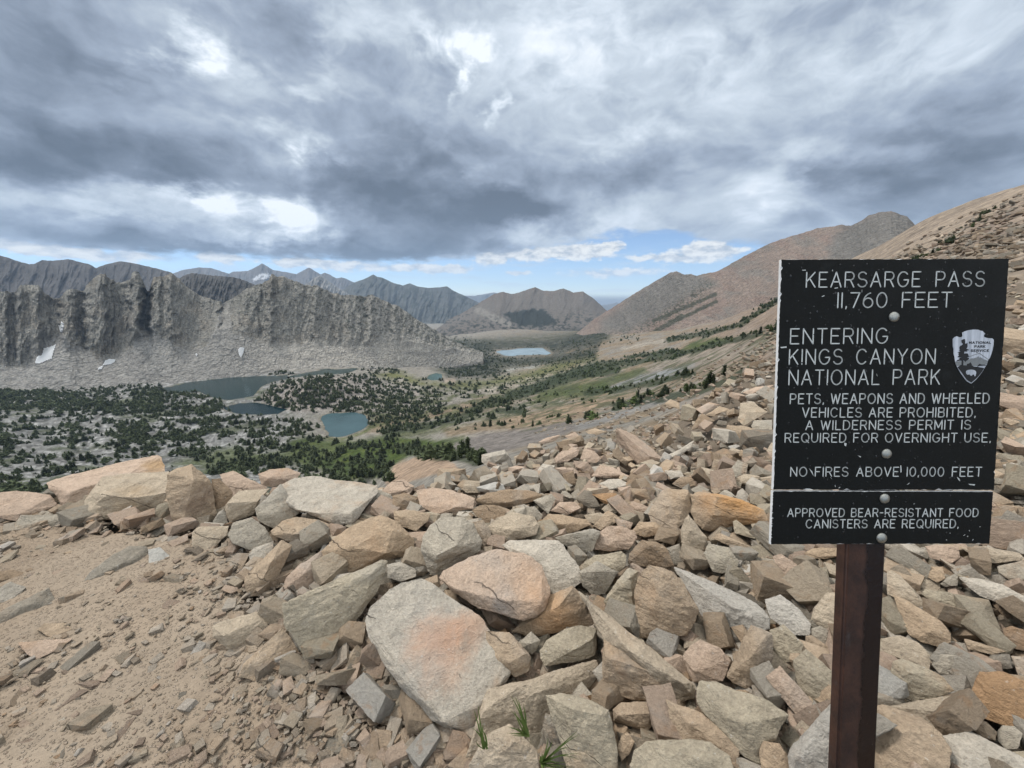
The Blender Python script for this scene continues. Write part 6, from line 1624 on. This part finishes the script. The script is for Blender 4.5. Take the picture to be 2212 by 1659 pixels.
# scratches that show the white core
rs = random.Random(8)
def scr(n, parent, x0, x1, y0, y1):
    ps = []
    for _ in range(n):
        x, y = rs.uniform(x0, x1), rs.uniform(y0, y1); a = rs.uniform(0, 6.28); L = rs.uniform(2, 9); w = rs.uniform(0.8, 2.0)
        q = [(x - L * math.cos(a) + w * math.sin(a) * .3, y - L * math.sin(a)), (x + w * math.sin(a), y - w * math.cos(a)), (x + L * math.cos(a), y + L * math.sin(a)), (x - w * math.sin(a), y + w * math.cos(a))]
        ps.append([b4(*p) for p in q])
    return ps
fix = [[(208,150),(229,149),(228,153),(212,154)], [(312,288),(325,282),(326,286),(314,291)], [(378,244),(396,241),(396,245),(380,248)], [(95,553),(128,549),(128,556),(100,559)], [(246,1186),(262,1203),(270,1228),(258,1208)], [(1078,1268),(1113,1270),(1110,1276),(1085,1273)], [(757,1273),(770,1262),(768,1267)], [(398,1290),(409,1283),(406,1289)],
       [(500,1118),(517,1125),(514,1130)], [(430,1052),(442,1056),(438,1072),(430,1066)], [(722,1172),(727,1171),(729,1205),(724,1210)], [(1018,1230),(1030,1240),(1035,1255),(1025,1245)]]
T1 += [[b4(*p) for p in q] for q in fix] + scr(5, upper, 120, 1180, 130, 1280)
T2 += scr(7, lower, 950, 1165, 1480, 1565) + scr(3, lower, 90, 880, 1330, 1570)
tri_mesh('lettering', T1, M_ink, upper, 0.0002, .0004)
tri_mesh('lettering', T2, M_ink, lower, 0.0002, .0004)
# raindrops standing on the face
def drops(n, parent, x0, x1, y0, y1):
    Vs, Fs = [], []; m = 0; rd = random.Random(17)
    for _ in range(n):
        cx, cy = b4(rd.uniform(x0, x1), rd.uniform(y0, y1)); q = 0.0006 + 0.0016 * rd.random() ** 2; st = 1 + 0.6 * rd.random()
        sl2 = rd.uniform(-.5, .5)
        Vs.append((cx, cy, .45 * q))
        for ring, (rr_, z_) in enumerate(((.55, .36), (1.0, 0.0))):
            for k in range(8):
                a = k * math.pi / 4; Vs.append((cx + q * rr_ * math.cos(a) + sl2 * q * math.sin(a) * rr_ * .4, cy + q * rr_ * st * math.sin(a), z_ * q + .00005))
        for k in range(8):
            k2 = (k + 1) % 8; Fs += [(m, m + 1 + k, m + 1 + k2), (m + 1 + k, m + 9 + k, m + 9 + k2), (m + 1 + k, m + 9 + k2, m + 1 + k2)]
        m += 17
    o = link('water_drops', mesh_np('water_drops', np.array(Vs), np.array(Fs), True), M_drop, parent); o['kind'] = 'stuff'
M_drop, g, b = new_mat('rain_water', 0.06, 0.5); b.inputs['Base Color'].default_value = (.006, .006, .006, 1)
drops(420, upper, 120, 1180, 110, 1285); drops(60, lower, 80, 1170, 1320, 1570)
# emblem
E6 = lambda x, y: onboard(2002.4 + x * .09918, 685.8 + y * .09918)
def ep(pts): return [E6(x, y) for x, y in pts]
emb = tri_mesh('emblem', [ep([(755,335),(800,310),(870,285),(930,272),(990,265),(1050,264),(1105,268),(1150,285),(1200,295),(1235,330),(1260,355),(1230,385),(1236,425),(1290,445),(1360,455),(1410,455),(1445,485),(1440,600),(1420,700),(1390,800),(1360,880),(1320,930),(1290,1030),(1245,1100),(1190,1190),(1130,1270),(1060,1350),(960,1437),(935,1432),(850,1380),(790,1300),(720,1200),(650,1080),(620,1020),(600,930),(590,850),(570,780),(572,690),(555,620),(553,470),(590,430),(640,410),(690,430),(750,430),(768,395)])], M_plate, upper, 0.0002, .0006)
emb['label'] = 'pale arrowhead emblem with a tree, a mountain and a bison'
E = 0.0008
tri_mesh('emblem_mountain', [ep([(608,1010),(606,966),(700,950),(790,952),(880,928),(930,905),(960,888),(1000,892),(1040,876),(1075,870),(1100,845),(1120,848),(1126,880),(1150,862),(1180,880),(1230,910),(1310,938),(1286,1022),(1090,1056),(970,1062),(900,1035),(640,1060)])] +
         sum([stroke_polys(ep([(895,852),(960,838),(1010,815),(1060,802),(1130,778),(1190,820),(1250,865),(1325,918)]), .0012)], []), M_mtn, upper, E, .0002)
tri_mesh('emblem_field', [ep([(652,1082),(690,1058),(720,1030),(760,1040),(850,1045),(860,1010),(900,1000),(930,975),(955,1010),(965,1045),(1000,1068),(1085,1072),(1100,1035),(1130,1010),(1170,1025),(1230,1028),(1290,1040),(1285,1048),(1200,1050),(1095,1062),(1110,1080),(1232,1102),(1185,1178),(1125,1255),(1055,1335),(955,1416),(940,1412),(860,1362),(802,1288),(735,1188)])], M_eblack, upper, E + .0003, .0002)
tri_mesh('emblem_tree', [ep(p) for p in [
    [(740,530),(735,500),(770,475),(812,470),(820,520),(815,560),(835,575),(866,548),(868,640),(845,680),(895,700),(898,715),(850,722),(865,745),(800,740),(800,765),(760,770),(680,720),(705,712),(690,655),(710,620),(745,605),(770,575),(745,550)],
    [(652,760),(700,745),(790,740),(800,790),(830,780),(875,785),(890,830),(910,850),(860,870),(905,880),(890,915),(850,940),(825,965),(780,930),(775,1045),(738,1045),(742,945),(690,940),(622,960),(650,925),(690,915),(695,880),(740,870),(648,865),(690,820),(665,800),(690,775)]]], M_eblack, upper, E + .0003, .0002)
tri_mesh('emblem_bison', [ep([(830,1185),(842,1158),(870,1145),(930,1134),(985,1138),(1030,1155),(1052,1185),(1050,1230),(1040,1245),(1036,1277),(1016,1279),(1010,1245),(985,1240),(962,1258),(945,1272),(928,1262),(915,1243),(890,1240),(862,1248),(838,1225)])], M_plate, upper, E + .0006, .0002)
def etext(txt, x0, x1, top, base, **k):
    a, c, d = E6(x0, base), E6(x1, base), E6(x0, top); return text_polys(txt, a[0], a[1], c[0], c[1], d[1] - a[1], .24, **k)
tri_mesh('emblem_lettering', etext('NATIONAL', 912, 1376, 524, 570, gap=.42) + etext('PARK', 1024, 1252, 609, 655, gap=.45) + etext('SERVICE', 944, 1328, 698, 744, gap=.42), M_eblack, upper, E + .0003, .0002)
# bolts
for bx, by, br in ((689, 395, 27), (650, 1110, 26), (640, 1344, 26), (624, 1550, 27)):
    c = b4(bx, by); q = b4(bx + br, by)[0] - c[0]
    bm = bmesh.new(); K = 28; prev = None
    for s in range(8):
        a = s / 7 * math.pi / 2; rr_, z_ = q * math.cos(a), q * .5 * math.sin(a) + .0004
        ring = [bm.verts.new((c[0] + rr_ * math.cos(2 * math.pi * k / K), c[1] + rr_ * math.sin(2 * math.pi * k / K), z_)) for k in range(K)] if s < 7 else [bm.verts.new((c[0], c[1], z_))]
        if prev:
            for k in range(K):
                if s < 7: bm.faces.new((prev[k], prev[(k + 1) % K], ring[(k + 1) % K], ring[k]))
                else: bm.faces.new((prev[k], prev[(k + 1) % K], ring[0]))
        prev = ring
    for f in bm.faces: f.smooth = True
    me = bpy.data.meshes.new('bolt'); bm.to_mesh(me); bm.free(); link('bolt', me, M_steel, sign)
# post: square steel tube behind the boards, down into the stones
pl0, pr0, pl1, pr1 = onboard(1815, 1180), onboard(1928, 1180), onboard(1796, 1659), onboard(1905, 1659)
pw = (pr0[0] - pl0[0]); axm = ((pl0[0] + pr0[0]) / 2, pl0[1]); bxm = ((pl1[0] + pr1[0]) / 2, pl1[1])
u_ = Vector((bxm[0] - axm[0], bxm[1] - axm[1], 0)).normalized(); sd_ = Vector((-u_.y, u_.x, 0))
if sd_.x < 0: sd_ = -sd_
bm = bmesh.new(); bmesh.ops.create_cube(bm, size=1.0)
Lp = 1.35
for v in bm.verts:
    v.co = Vector((v.co.x * pw * 0.78, v.co.y * Lp, v.co.z * .03))
bmesh.ops.bevel(bm, geom=bm.edges[:], offset=.005, segments=3, affect='EDGES')
me = bpy.data.meshes.new('post'); bm.to_mesh(me); bm.free()
for f in me.polygons: f.use_smooth = True
me.set_sharp_from_angle(angle=R(40))
post = link('post', me, M_rust, sign)
top = Vector((axm[0], axm[1], 0)) - u_ * 0.30; mid = top + u_ * Lp / 2 + sd_ * pw * 0.10
post.matrix_local = Matrix(((sd_.x, -u_.x, 0, mid.x), (sd_.y, -u_.y, 0, mid.y), (0, 0, 1, -.0255), (0, 0, 0, 1)))

# ------------------------------------------------------------------ which stone is which
LOOK = {'beige': 'cream beige', 'pink': 'pinkish', 'pale': 'pale whitish', 'grey': 'warm grey', 'dark': 'dark', 'orange': 'orange tan', 'rust': 'rusty', 'olive': 'drab olive grey', 'tan': 'tan', 'brown': 'brown', 'white': 'white', 'granite': 'speckled pale'}
MARKS = [(h['c'], h['look'], h['size']) for h in ROCKS if h['look']]
SHORT = []
for c, lk, s in MARKS:
    w = lk.replace(',', '').split()
    for stop in ('across', 'tilted', 'with', 'at', 'under', 'against', 'on', 'lying', 'propping', 'below', 'leaning', 'half', 'touching', 'in', 'resting', 'behind', 'of', 'left', 'right', 'next', 'by', 'split', 'beside', 'between', 'near', 'cut', 'running', 'off'):
        if stop in w[2:]: w = w[:w.index(stop, 2)]
    SHORT.append(' '.join(w[:5]))
MARKS += [(np.array([1860., 1420.]), None, 400), (np.array([1920., 870.]), None, 500), (np.array([765., 918.]), None, 80), (np.array([948., 1008.]), None, 80), (np.array([1160., 760.]), None, 80)]
SHORT += ['sign post', 'black sign', 'round blue lake', 'sand patch', 'far lake']
seen = set()
for h in sorted(ROCKS, key=lambda q: -q['size']):
    o = h['ob']; o['category'] = 'rock'; o['group'] = 'broken stones of the talus slope'
    if h['look']:
        lab = h['look']
        if len(lab.split()) < 4: lab += ' of stone'
        o['label'] = lab; seen.add(lab); continue
    c = h['c']; sz = 'big' if h['size'] > 75 else ('small' if h['size'] < 36 else 'middling')
    shp = 'flat stone' if h['aspect'] > 2.1 else ('upright stone' if h['aspect'] < 0.8 else 'angular stone')
    base = f"{sz} {LOOK[h['tint']]} {shp}"
    order = sorted(range(len(MARKS)), key=lambda i: np.hypot(*(MARKS[i][0] - c)))
    def rel(i):
        dx, dy = c - MARKS[i][0]
        d = np.hypot(dx, dy); pre = 'just ' if d < 90 else ''
        if abs(dx) > 2 * abs(dy): w = 'right of' if dx > 0 else 'left of'
        elif abs(dy) > 2 * abs(dx): w = 'below' if dy > 0 else 'above'
        else: w = ('below and ' if dy > 0 else 'above and ') + ('right of' if dx > 0 else 'left of')
        return f"{pre}{w} the {SHORT[i]}"
    done = False
    for i in order[:7]:
        lab = f"{base} {rel(i)}"
        if lab not in seen and len(lab.split()) <= 16: done = True; break
    if not done:
        for i in order[:5]:
            for j in order[:5]:
                lab = f"{LOOK[h['tint']]} stone {rel(i)}, {rel(j)}"
                if i != j and lab not in seen and len(lab.split()) <= 16: done = True; break
            if done: break
    o['label'] = lab; seen.add(lab)
haze()
